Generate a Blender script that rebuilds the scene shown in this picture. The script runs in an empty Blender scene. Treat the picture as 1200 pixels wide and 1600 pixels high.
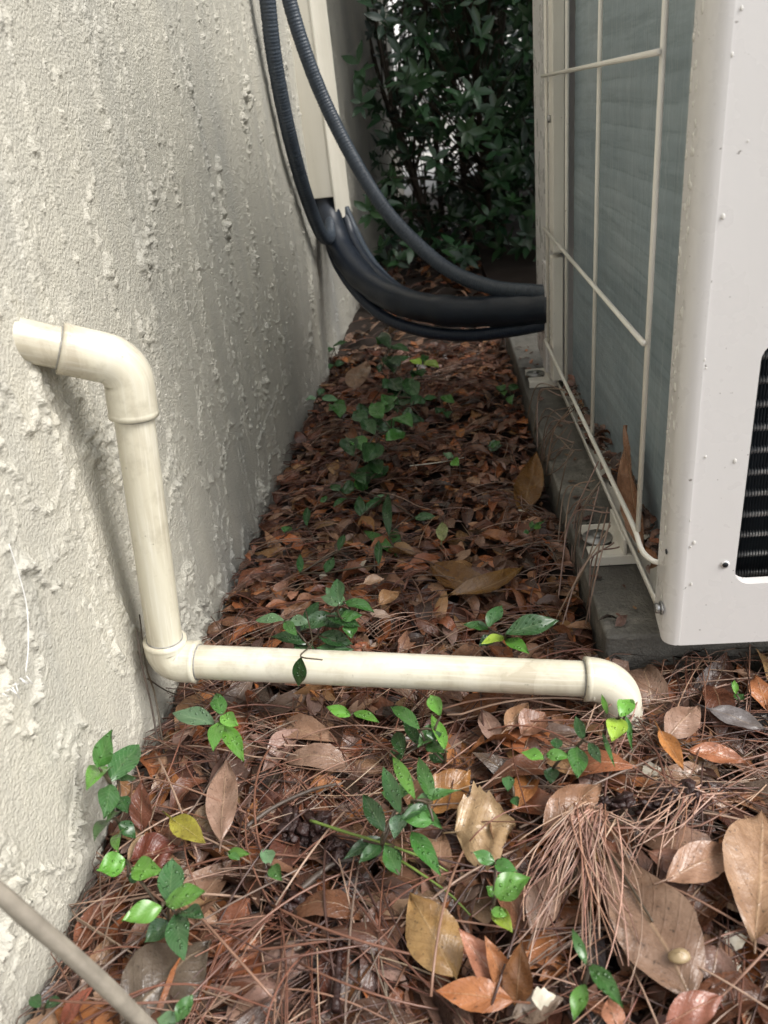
import bpy, math, random
import numpy as np
from mathutils import Vector, Matrix

# ---------------------------------------------------------------- camera
S = bpy.context.scene
COL = S.collection
H = 0.52                      # lens height above the soil, metres
F = 1215.0                    # focal length in photo pixels (1200 x 1600)

def _axes(D=(674, 155), V=(880, 3170)):
    d = np.array([D[0]-600, D[1]-800, F]); v = np.array([V[0]-600, V[1]-800, F])
    d /= np.linalg.norm(d); v -= v.dot(d)*d; v /= np.linalg.norm(v)
    return np.array([np.cross(v, d), d, -v])
R = _axes()
def ray(p): return R @ np.array([p[0]-600, p[1]-800, F])
def onZ(p, z=0.0):
    r = ray(p); return r*((z-H)/r[2])+np.array([0, 0, H])
def onX(p, a):
    r = ray(p); return r*(a/r[0])+np.array([0, 0, H])
def onY(p, a):
    r = ray(p); return r*(a/r[1])+np.array([0, 0, H])
def dist(P): return float((R.T @ (np.array(P)-[0, 0, H]))[2])
def proj(P):
    c = R.T @ (np.array(P)-[0, 0, H]); return (600+F*c[0]/c[2], 800+F*c[1]/c[2])

cam_data = bpy.data.cameras.new('camera')
cam = bpy.data.objects.new('camera', cam_data); COL.objects.link(cam)
m = Matrix.Identity(4)
for i in range(3):
    m[i][0] = R[i, 0]; m[i][1] = -R[i, 1]; m[i][2] = -R[i, 2]
m[2][3] = H
cam.matrix_world = m
cam_data.sensor_fit = 'VERTICAL'; cam_data.sensor_height = 36.0
cam_data.lens = F/1600*36
cam_data.clip_start = 0.01; cam_data.clip_end = 500
cam_data.dof.use_dof = True
cam_data.dof.focus_distance = 0.80
cam_data.dof.aperture_fstop = 10.0
S.camera = cam

# ---------------------------------------------------------------- sky and sun (bright overcast)
SUN_EL, SUN_AZ = math.radians(48), math.radians(110)     # azimuth from +Y towards +X
world = bpy.data.worlds.new('World'); S.world = world
world.use_nodes = True
nt = world.node_tree; nt.nodes.clear()
sky = nt.nodes.new('ShaderNodeTexSky'); sky.sky_type = 'NISHITA'; sky.sun_disc = False
sky.sun_elevation = SUN_EL; sky.sun_rotation = SUN_AZ
sky.dust_density = 3.0; sky.air_density = 1.0
hs = nt.nodes.new('ShaderNodeHueSaturation'); hs.inputs['Saturation'].default_value = 0.22
bg = nt.nodes.new('ShaderNodeBackground'); bg.inputs[1].default_value = 0.15
wo = nt.nodes.new('ShaderNodeOutputWorld')
nt.links.new(sky.outputs[0], hs.inputs['Color']); nt.links.new(hs.outputs[0], bg.inputs[0])
nt.links.new(bg.outputs[0], wo.inputs[0])
sl = bpy.data.lights.new('sun', 'SUN'); sl.energy = 1.5; sl.angle = math.radians(28); sl.color = (1, 0.97, 0.92)
sun = bpy.data.objects.new('sun', sl); COL.objects.link(sun)
sd = Vector((math.sin(SUN_AZ)*math.cos(SUN_EL), math.cos(SUN_AZ)*math.cos(SUN_EL), math.sin(SUN_EL)))
sun.rotation_euler = sd.to_track_quat('Z', 'Y').to_euler()
S.view_settings.view_transform = 'Standard'; S.view_settings.look = 'None'
S.view_settings.exposure = 0.88; S.view_settings.gamma = 1
S.render.engine = 'CYCLES'
S.cycles.max_bounces = 8

# ---------------------------------------------------------------- helpers
rnd = random.Random(7)
npr = np.random.RandomState(11)

def link(o, parent=None):
    COL.objects.link(o)
    if parent is not None: o.parent = parent
    return o
def tag(o, label=None, cat=None, group=None, kind=None):
    if label: o['label'] = label
    if cat: o['category'] = cat
    if group: o['group'] = group
    if kind: o['kind'] = kind
    return o
def empty(name, loc, label, cat, group=None):
    o = bpy.data.objects.new(name, None); link(o)
    o.location = Vector([float(a) for a in loc]); o.empty_display_size = 0.02
    return tag(o, label, cat, group)

class MB:
    """collects polygons with optional per-vertex uv and tint, builds ONE mesh"""
    def __init__(s): s.V = []; s.Q = []; s.U = []; s.T = []; s.n = 0
    def grid(s, P, closed_u=False, uv=None, tint=(1, 1, 1)):
        P = np.asarray(P, float); a, b = P.shape[:2]
        idx = np.arange(a*b).reshape(a, b)+s.n
        if closed_u: idx = np.concatenate([idx, idx[:, :1]], 1)
        q = np.stack([idx[:-1, :-1], idx[1:, :-1], idx[1:, 1:], idx[:-1, 1:]], -1).reshape(-1, 4)
        s.V.append(P.reshape(-1, 3)); s.Q.append(q)
        if uv is None: uv = np.zeros((a, b, 2))
        s.U.append(np.asarray(uv).reshape(-1, 2))
        s.T.append(np.tile(np.array([*tint, 1.0]), (a*b, 1)))
        s.n += a*b
        return idx
    def quads(s, V, Q, tint=(1, 1, 1)):
        V = np.asarray(V, float)
        s.V.append(V); s.Q.append(np.asarray(Q)+s.n); s.U.append(np.zeros((len(V), 2)))
        s.T.append(np.tile(np.array([*tint, 1.0]), (len(V), 1))); s.n += len(V)
    def box(s, lo, hi, tint=(1, 1, 1)):
        x0, y0, z0 = lo; x1, y1, z1 = hi
        V = [(x0,y0,z0),(x1,y0,z0),(x1,y1,z0),(x0,y1,z0),(x0,y0,z1),(x1,y0,z1),(x1,y1,z1),(x0,y1,z1)]
        s.quads(V, [(0,3,2,1),(4,5,6,7),(0,1,5,4),(1,2,6,5),(2,3,7,6),(3,0,4,7)], tint)
    def tube(s, pts, rad, n=16, caps=True, tint=(1, 1, 1)):
        pts = np.asarray(pts, float); k = len(pts)
        rad = np.full(k, rad) if np.isscalar(rad) else np.asarray(rad)
        t = np.gradient(pts, axis=0); t /= np.linalg.norm(t, axis=1)[:, None]+1e-12
        ref = np.array([0, 0, 1.0]) if abs(t[0][2]) < .9 else np.array([1.0, 0, 0])
        u = np.cross(t[0], ref); u /= np.linalg.norm(u)
        rings = []; L = np.concatenate([[0], np.cumsum(np.linalg.norm(np.diff(pts, axis=0), axis=1))])
        ang = np.linspace(0, 2*np.pi, n, endpoint=False)
        for i in range(k):
            u = u-u.dot(t[i])*t[i]; u /= np.linalg.norm(u); w = np.cross(t[i], u)
            rings.append(pts[i]+rad[i]*(np.outer(np.cos(ang), u)+np.outer(np.sin(ang), w)))
        P = np.array(rings)
        uv = np.zeros((k, n, 2)); uv[..., 0] = L[:, None]; uv[..., 1] = ang[None]
        if caps:
            P = np.concatenate([np.repeat(pts[:1, None]+(P[:1]-pts[0])*0.02, 1, 1), P, pts[-1:, None]+(P[-1:]-pts[-1])*0.02])
            uv = np.concatenate([uv[:1], uv, uv[-1:]])
        s.grid(P, True, uv, tint)
    def build(s, name, mat, parent=None, smooth=True, bevel=0, clampf=None, origin=True):
        V = np.concatenate(s.V); Q = np.concatenate(s.Q)
        if clampf is not None: V = clampf(V)
        c = np.zeros(3)
        if parent is None and origin:
            c = (V.max(0)+V.min(0))/2; c[2] = V[:, 2].min()
        elif parent is not None:
            c = np.array(wloc(parent))
        me = bpy.data.meshes.new(name)
        me.vertices.add(len(V)); me.vertices.foreach_set('co', (V-c).ravel())
        me.loops.add(Q.size); me.loops.foreach_set('vertex_index', Q.ravel().astype(np.int32))
        me.polygons.add(len(Q)); me.polygons.foreach_set('loop_start', np.arange(0, Q.size, 4, dtype=np.int32))
        me.polygons.foreach_set('loop_total', np.full(len(Q), 4, np.int32))
        if smooth: me.polygons.foreach_set('use_smooth', np.ones(len(Q), bool))
        a = me.attributes.new('luv', 'FLOAT_VECTOR', 'POINT')
        U = np.concatenate(s.U); a.data.foreach_set('vector', np.concatenate([U, np.zeros((len(U), 1))], 1).ravel())
        a = me.attributes.new('tint', 'FLOAT_COLOR', 'POINT'); a.data.foreach_set('color', np.concatenate(s.T).ravel())
        me.update(calc_edges=True); me.validate()
        me.materials.append(mat)
        o = bpy.data.objects.new(name, me)
        if parent is None: o.location = Vector([float(v) for v in c])
        link(o, parent)
        if bevel:
            b = o.modifiers.new('bevel', 'BEVEL'); b.width = bevel; b.segments = 3; b.limit_method = 'ANGLE'
            b.angle_limit = math.radians(50)
            w = o.modifiers.new('wn', 'WEIGHTED_NORMAL')
        return o
_W = {}
def wloc(o):
    p = Vector((0, 0, 0))
    while o is not None: p += o.location; o = o.parent
    return p

def spline(P, n=60):
    """Catmull-Rom through the points"""
    P = np.asarray(P, float); P = np.concatenate([[2*P[0]-P[1]], P, [2*P[-1]-P[-2]]])
    out = []; k = len(P)-3
    for j in range(k):
        a, b, c, d = P[j:j+4]
        for t in np.linspace(0, 1, max(2, n//k), endpoint=False):
            out.append(0.5*((2*b)+(-a+c)*t+(2*a-5*b+4*c-d)*t*t+(-a+3*b-3*c+d)*t**3))
    out.append(P[-2]); return np.array(out)

# ---------------------------------------------------------------- materials
def newmat(name):
    mt = bpy.data.materials.new(name); mt.use_nodes = True
    n = mt.node_tree; n.nodes.clear()
    b = n.nodes.new('ShaderNodeBsdfPrincipled'); o = n.nodes.new('ShaderNodeOutputMaterial')
    n.links.new(b.outputs[0], o.inputs[0]); return mt, n, b
def N(n, t, **kw):
    x = n.nodes.new(t)
    for k, v in kw.items():
        if k.startswith('i_'):
            kk = k[2:].replace('_', ' '); x.inputs[int(kk) if kk.isdigit() else kk].default_value = v
        else: setattr(x, k, v)
    return x
def noise(n, scale, detail=4, rough=.55, vec=None, stretch=None, dist=0):
    x = N(n, 'ShaderNodeTexNoise'); x.inputs['Scale'].default_value = scale
    x.inputs['Detail'].default_value = detail; x.inputs['Roughness'].default_value = rough
    x.inputs['Distortion'].default_value = dist
    if vec is None:
        vec = N(n, 'ShaderNodeTexCoord').outputs['Object']
    if stretch:
        mp = N(n, 'ShaderNodeMapping'); mp.inputs['Scale'].default_value = stretch
        n.links.new(vec, mp.inputs[0]); vec = mp.outputs[0]
    n.links.new(vec, x.inputs['Vector']); return x.outputs['Fac']
def ramp(n, fac, stops):
    x = N(n, 'ShaderNodeValToRGB'); e = x.color_ramp.elements
    while len(e) < len(stops): e.new(0.5)
    for k, (p, c) in enumerate(stops):
        e[k].position = p; e[k].color = (*c, 1) if not np.isscalar(c) else (c, c, c, 1)
    n.links.new(fac, x.inputs[0]); return x.outputs[0]
def mix(n, fac, a, b, mode='MIX'):
    x = N(n, 'ShaderNodeMix', data_type='RGBA', blend_type=mode)
    for s_, v in ((0, fac), (6, a), (7, b)):
        if isinstance(v, (int, float)): x.inputs[s_].default_value = v
        elif isinstance(v, tuple): x.inputs[s_].default_value = (*v, 1)
        else: n.links.new(v, x.inputs[s_])
    return x.outputs[2]
def bump(n, b, h, strength, distn, prev=None):
    x = N(n, 'ShaderNodeBump'); x.inputs['Strength'].default_value = strength; x.inputs['Distance'].default_value = distn
    n.links.new(h, x.inputs['Height'])
    if prev is not None: n.links.new(prev, x.inputs['Normal'])
    n.links.new(x.outputs[0], b.inputs['Normal']); return x.outputs[0]
def setc(n, b, col):
    if isinstance(col, tuple): b.inputs['Base Color'].default_value = (*col, 1)
    else: n.links.new(col, b.inputs['Base Color'])

def mat_stucco():
    mt, n, b = newmat('painted_stucco')
    big = noise(n, 2.6, 4, .6, stretch=(1, 1, .6)); fine = noise(n, 60, 4, .6)
    c = ramp(n, big, [(.36, (.30, .295, .27)), (.5, (.46, .44, .375)), (.68, (.54, .51, .425))])
    run = noise(n, 9, 5, .65, stretch=(1, 1.6, .14))
    c = mix(n, ramp(n, run, [(.5, 0.0), (.72, .4)]), c, (.30, .30, .28))
    c = mix(n, ramp(n, fine, [(.42, 0.25), (.58, 0.0)]), c, (.42, .40, .35))
    mold = noise(n, 24, 5, .75)
    c = mix(n, ramp(n, mold, [(.64, 0.0), (.78, .5)]), c, (.22, .22, .17))
    setc(n, b, c); b.inputs['Roughness'].default_value = .62
    vo = N(n, 'ShaderNodeTexVoronoi', feature='SMOOTH_F1'); vo.inputs['Scale'].default_value = 430; n.links.new(N(n, 'ShaderNodeTexCoord').outputs['Object'], vo.inputs['Vector'])
    inv = ramp(n, vo.outputs['Distance'], [(0, 1.0), (.8, 0.0)])
    p = bump(n, b, inv, .62, .0016); p = bump(n, b, noise(n, 560, 3, .65), .6, .0015, p)
    bump(n, b, noise(n, 60, 3, .6), .25, .002, p)
    return mt
def mat_paint(name, col, rough=.32, dirt=.25, streak=True):
    mt, n, b = newmat(name)
    st = noise(n, 14, 5, .6, stretch=(1, 1, .12) if streak else None)
    c = mix(n, ramp(n, st, [(.48, 0.0), (.8, dirt)]), col, tuple(v*.72 for v in (col[0], col[1]*.97, col[2]*.88)))
    sp = noise(n, 210, 2, .5)
    c = mix(n, ramp(n, sp, [(.74, 0.0), (.78, .7)]), c, (.12, .10, .08))
    setc(n, b, c); b.inputs['Roughness'].default_value = rough
    n.links.new(ramp(n, noise(n, 30, 3), [(.3, rough*.75), (.7, min(1, rough*1.35))]), b.inputs['Roughness'])
    bump(n, b, noise(n, 300, 2), .05, .0006)
    return mt
def mat_pvc():
    mt, n, b = newmat('weathered_pvc')
    st = noise(n, 16, 5, .62, stretch=(1, 1, .22), dist=.6)
    c = ramp(n, st, [(.34, (.46, .41, .31)), (.5, (.60, .56, .44)), (.66, (.65, .62, .52))])
    g = noise(n, 55, 4, .65)
    c = mix(n, ramp(n, g, [(.52, 0.0), (.70, .5)]), c, (.38, .34, .25))
    uv = N(n, 'ShaderNodeAttribute', attribute_name='luv').outputs['Vector']
    sk = noise(n, 1.0, 5, .7, vec=uv, stretch=(9, 3.2, 1))
    c = mix(n, ramp(n, sk, [(.50, 0.0), (.62, .55)]), c, (.71, .68, .59))
    sk2 = noise(n, 1.0, 5, .7, vec=uv, stretch=(6, 5.0, 1))
    c = mix(n, ramp(n, sk2, [(.56, 0.0), (.68, .5)]), c, (.42, .37, .26))
    sp = noise(n, 160, 3, .6)
    c = mix(n, ramp(n, sp, [(.70, 0.0), (.76, .6)]), c, (.20, .17, .12))
    setc(n, b, c); n.links.new(ramp(n, st, [(.35, .26), (.65, .5)]), b.inputs['Roughness'])
    bump(n, b, noise(n, 90, 3), .12, .001)
    return mt
def mat_leaf(name, wet=.3, green=False):
    mt, n, b = newmat(name)
    tint = N(n, 'ShaderNodeAttribute', attribute_name='tint').outputs['Color']
    uv = N(n, 'ShaderNodeAttribute', attribute_name='luv').outputs['Vector']
    sx = N(n, 'ShaderNodeSeparateXYZ'); n.links.new(uv, sx.inputs[0])
    ab = N(n, 'ShaderNodeMath', operation='ABSOLUTE'); n.links.new(sx.outputs[1], ab.inputs[0])
    rib = ramp(n, ab.outputs[0], [(.0, 1.0), (.07, 0.0)])
    # side veins: stripes of (u*14 - |v|*3)
    m1 = N(n, 'ShaderNodeMath', operation='MULTIPLY', i_1=9.0); n.links.new(sx.outputs[0], m1.inputs[0])
    m2 = N(n, 'ShaderNodeMath', operation='MULTIPLY', i_1=2.6); n.links.new(ab.outputs[0], m2.inputs[0])
    m3 = N(n, 'ShaderNodeMath', operation='SUBTRACT'); n.links.new(m1.outputs[0], m3.inputs[0]); n.links.new(m2.outputs[0], m3.inputs[1])
    m4 = N(n, 'ShaderNodeMath', operation='FRACT'); n.links.new(m3.outputs[0], m4.inputs[0])
    ve = ramp(n, m4.outputs[0], [(.0, 1.0), (.12, 0.0), (.9, 0.0), (1.0, 1.0)])
    obj = N(n, 'ShaderNodeTexCoord').outputs['Object']
    mo = noise(n, 70, 5, .65, vec=obj); sp = noise(n, 330, 3, .6, vec=obj)
    if green:
        c = mix(n, ramp(n, mo, [(.35, 0.0), (.7, .6)]), tint, mix(n, 1.0, tint, (.55, .62, .5), 'MULTIPLY'))
        c = mix(n, mix(n, .35, (0, 0, 0), rib), c, mix(n, .25, tint, (.55, .65, .35)))
        c = mix(n, mix(n, .32, (0, 0, 0), ve), c, mix(n, .35, tint, (.5, .62, .4)))
        v = N(n, 'ShaderNodeTexVoronoi'); v.inputs['Scale'].default_value = 240; n.links.new(obj, v.inputs['Vector'])
        drop = ramp(n, v.outputs['Distance'], [(.12, 1.0), (.3, 0.0)])
        n.links.new(ramp(n, mo, [(.3, .22), (.7, .42)]), b.inputs['Roughness'])
        p = bump(n, b, drop, .9, .0012)
        p = bump(n, b, rib, -.5, .0008, p); bump(n, b, ve, -.35, .0005, p)
        b.inputs['Specular IOR Level'].default_value = .6
    else:
        c = mix(n, ramp(n, mo, [(.36, 0.0), (.66, .75)]), tint, mix(n, 1.0, tint, (.5, .42, .36), 'MULTIPLY'))
        c = mix(n, ramp(n, sp, [(.62, 0.0), (.70, .75)]), c, (.03, .02, .015))
        c = mix(n, mix(n, .5, (0, 0, 0), rib), c, mix(n, .5, tint, (.5, .36, .22)))
        c = mix(n, mix(n, .22, (0, 0, 0), ve), c, mix(n, 1.0, tint, (.55, .5, .45), 'MULTIPLY'))
        n.links.new(ramp(n, mo, [(.3, wet*.55), (.7, wet*1.5)]), b.inputs['Roughness'])
        p = bump(n, b, rib, .5, .0008); p = bump(n, b, ve, .35, .0005, p); bump(n, b, mo, .6, .003, p)
    setc(n, b, c)
    return mt
def mat_needle():
    mt, n, b = newmat('pine_needle')
    tint = N(n, 'ShaderNodeAttribute', attribute_name='tint').outputs['Color']
    mo = noise(n, 60, 3, .6)
    c = mix(n, ramp(n, mo, [(.35, 0.0), (.65, .6)]), tint, mix(n, 1.0, tint, (.45, .38, .35), 'MULTIPLY'))
    setc(n, b, c); b.inputs['Roughness'].default_value = .32
    return mt
def mat_simple(name, col, rough=.5, metal=0, nscale=40, var=.3, bumps=.1, bscale=200, spec=.5):
    mt, n, b = newmat(name)
    c = mix(n, ramp(n, noise(n, nscale, 4, .6), [(.35, 0.0), (.65, var*2)]), col, tuple(v*.55 for v in col))
    setc(n, b, c); b.inputs['Roughness'].default_value = rough; b.inputs['Metallic'].default_value = metal
    b.inputs['Specular IOR Level'].default_value = spec
    if bumps: bump(n, b, noise(n, bscale, 3, .6), bumps, .002)
    return mt
def mat_concrete():
    mt, n, b = newmat('wet_concrete')
    c = ramp(n, noise(n, 7, 6, .68), [(.3, (.075, .07, .062)), (.5, (.135, .128, .112)), (.72, (.23, .215, .185))])
    c = mix(n, ramp(n, noise(n, 150, 3, .6), [(.55, 0.0), (.72, .5)]), c, (.07, .065, .06))
    c = mix(n, ramp(n, noise(n, 13, 6, .75), [(.56, 0.0), (.66, .6)]), c, (.33, .31, .265))
    c = mix(n, ramp(n, noise(n, 18, 6, .8, stretch=(1, 1, 1.4)), [(.60, 0.0), (.70, .55)]), c, (.045, .055, .028))
    c = mix(n, ramp(n, noise(n, 330, 2, .6), [(.70, 0.0), (.74, .8)]), c, (.02, .02, .018))
    setc(n, b, c); n.links.new(ramp(n, noise(n, 10, 3), [(.35, .45), (.65, .75)]), b.inputs['Roughness'])
    p = bump(n, b, noise(n, 260, 4, .65), .8, .003); bump(n, b, noise(n, 36, 4), .6, .006, p)
    return mt
def mat_coil():
    mt, n, b = newmat('coil_fins')
    obj = N(n, 'ShaderNodeTexCoord').outputs['Object']
    c = ramp(n, noise(n, 6, 5, .65, vec=obj, stretch=(1, .6, 1.6)), [(.3, (.225, .29, .33)), (.55, (.315, .385, .42)), (.75, (.41, .475, .505))])
    c = mix(n, ramp(n, noise(n, 22, 4, .7, vec=obj, stretch=(.15, .22, 3.2)), [(.50, 0.0), (.62, .35)]), c, (.15, .20, .215))
    # tube rows pressing through the fins, 21 mm apart
    sx = N(n, 'ShaderNodeSeparateXYZ'); n.links.new(obj, sx.inputs[0])
    wob = N(n, 'ShaderNodeMath', operation='MULTIPLY_ADD', i_1=.006); n.links.new(noise(n, 14, 2, .5, vec=obj), wob.inputs[0]); n.links.new(sx.outputs[2], wob.inputs[2])
    q = N(n, 'ShaderNodeMath', operation='MULTIPLY', i_1=47.0); n.links.new(wob.outputs[0], q.inputs[0])
    fr = N(n, 'ShaderNodeMath', operation='FRACT'); n.links.new(q.outputs[0], fr.inputs[0])
    rows = ramp(n, fr.outputs[0], [(0, 0.0), (.06, 1.0), (.16, .3), (.3, 0.0)])
    vis = ramp(n, noise(n, 9, 3, .6, vec=obj), [(.40, .05), (.62, .55)])
    c = mix(n, mix(n, 1.0, rows, vis, 'MULTIPLY'), c, (.17, .22, .235))
    c = mix(n, ramp(n, noise(n, 150, 2, .6, vec=obj, stretch=(3, 3, .04)), [(.54, 0.0), (.72, .5)]), c, (.50, .55, .55))
    c = mix(n, ramp(n, noise(n, 190, 2, .6, vec=obj, stretch=(3, 3, .05)), [(.54, 0.0), (.72, .5)]), c, (.17, .21, .225))
    c = mix(n, ramp(n, noise(n, 55, 5, .8, vec=obj, stretch=(1, 1, .5)), [(.69, 0.0), (.74, .8)]), c, (.05, .05, .04))
    setc(n, b, c); b.inputs['Roughness'].default_value = .45; b.inputs['Metallic'].default_value = .2
    w = N(n, 'ShaderNodeTexWave', wave_type='BANDS', bands_direction='Y'); w.inputs['Scale'].default_value = 110; w.inputs['Distortion'].default_value = .3
    n.links.new(obj, w.inputs['Vector'])
    p = bump(n, b, w.outputs['Fac'], .5, .0012); bump(n, b, rows, -.25, .002, p)
    return mt

M = dict(
    stucco=mat_stucco(), pvc=mat_pvc(), dead=mat_leaf('dead_leaf', .27), green=mat_leaf('green_leaf', .2, True),
    needle=mat_needle(), concrete=mat_concrete(), coil=mat_coil(),
    metal=mat_paint('unit_paint', (.66, .64, .625), .28, .10), wire=mat_paint('guard_coating', (.74, .71, .64), .38, .6),
    duct=mat_paint('duct_plastic', (.70, .66, .56), .42, .55),
    hose=mat_simple('grey_ribbed_plastic', (.042, .055, .072), .42, 0, 20, .2, .1),
    foam=mat_simple('black_foam_insulation', (.015, .021, .032), .38, 0, 30, .25, .25, 120),
    zinc=mat_simple('zinc_steel', (.42, .42, .42), .38, .85, 90, .2, .1),
    dark=mat_simple('dark_void_metal', (.012, .014, .018), .5, 0, 40, .2, 0),
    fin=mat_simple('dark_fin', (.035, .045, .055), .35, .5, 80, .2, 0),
    stem=mat_simple('brown_stem', (.07, .05, .03), .5, 0, 90, .3, .3), gstem=mat_simple('green_stem', (.16, .24, .05), .4, 0, 90, .2, .1),
    soil=mat_simple('dark_soil', (.035, .022, .015), .75, 0, 35, .4, .9, 60),
    pale=mat_simple('pale_paving', (.62, .60, .56), .7, 0, 3, .1, .1), white=mat_simple('white_boards', (.78, .77, .74), .5, 0, 5, .1, .05),
    bark=mat_simple('dark_bark', (.030, .010, .008), .5, 0, 60, .45, 1.0, 220), stick=mat_simple('weathered_wood', (.34, .30, .24), .6, 0, 30, .5, .5, 90),
    stone=mat_simple('pebble', (.34, .25, .14), .35, 0, 60, .3, .2), chip=mat_simple('pale_chip', (.66, .60, .48), .4, 0, 80, .3, .3),
    thread=mat_simple('white_thread', (.74, .73, .70), .4, 0, 50, .1, 0),
    twig=mat_simple('grey_twig', (.085, .062, .048), .5, 0, 60, .4, .5, 90),
)
def mat_drop():
    mt, n, b = newmat('water_drop'); b.inputs['Base Color'].default_value = (.66, .64, .60, 1)
    b.inputs['Roughness'].default_value = .03; b.inputs['Specular IOR Level'].default_value = .8
    return mt
M['drop'] = mat_drop()

# ---------------------------------------------------------------- noise fields (periodic, FFT filtered)
def field(nu, nv, su, sv, seed):
    """gaussian noise texture nu x nv with correlation lengths su, sv (in cells), unit variance"""
    r = np.random.RandomState(seed).randn(nu, nv)
    fu = np.fft.fftfreq(nu)[:, None]; fv = np.fft.fftfreq(nv)[None]
    k = np.exp(-2*(np.pi**2)*((fu*su)**2+(fv*sv)**2))
    x = np.fft.ifft2(np.fft.fft2(r)*k).real
    return (x-x.mean())/x.std()
def sample(T, u, v):
    nu, nv = T.shape; u = u % nu; v = v % nv
    i = np.floor(u).astype(int); j = np.floor(v).astype(int); a = u-i; b_ = v-j
    i1 = (i+1) % nu; j1 = (j+1) % nv; i %= nu; j %= nv
    return T[i, j]*(1-a)*(1-b_)+T[i1, j]*a*(1-b_)+T[i, j1]*(1-a)*b_+T[i1, j1]*a*b_

# ---------------------------------------------------------------- ground
GT = field(512, 512, 9, 9, 3)
def ground_h(x, y):
    x = np.asarray(x, float); y = np.asarray(y, float)
    h = .006*sample(GT, x/.006+100, y/.006+100)
    return h*np.exp(-np.maximum(0, np.hypot(x, y-1)-3))
def onG(p, z):
    P = onZ(p, z)
    for _ in range(3): P = onZ(p, z+float(ground_h(P[0], P[1])))
    return P
EXC = [(1018,1445,110),(912,1370,95),(1180,1370,70),(675,1460,58),(760,1510,80),(755,1290,62),(345,1250,42),(480,1305,48),(895,1262,42),(745,905,75),(825,750,45),(1090,1350,45),
       (1050,1170,30),(1120,1180,40),(295,1297,26),(245,1330,34),(1150,1124,36),(840,1130,25),(790,1120,25)]
def excluded(x, y):
    q = proj((x, y, .025)); return any((q[0]-a)**2+(q[1]-b)**2 < c*c for a, b, c in EXC)
def axis(a, b, c, d, step, far):
    mid = np.arange(b, c, step); lo = b-np.geomspace(.05, b-a, far)[::-1]; hi = c+np.geomspace(.02, d-c, far)
    return np.concatenate([lo, mid, hi])
gx = axis(-120, -.4, .8, 120, .012, 16); gy = axis(-60, .1, 4.2, 200, .016, 16)
GX, GY = np.meshgrid(gx, gy, indexing='ij')
mb = MB(); mb.grid(np.stack([GX, GY, ground_h(GX, GY)-.004], -1))
tag(mb.build('ground', M['soil'], origin=False), kind='structure')
mb = MB(); mb.box((-6, 5.0, -.02), (12, 13, .03))
tag(mb.build('path', M['pale'], smooth=False, origin=False), 'pale paved drive beyond the shrub', kind='structure')

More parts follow.
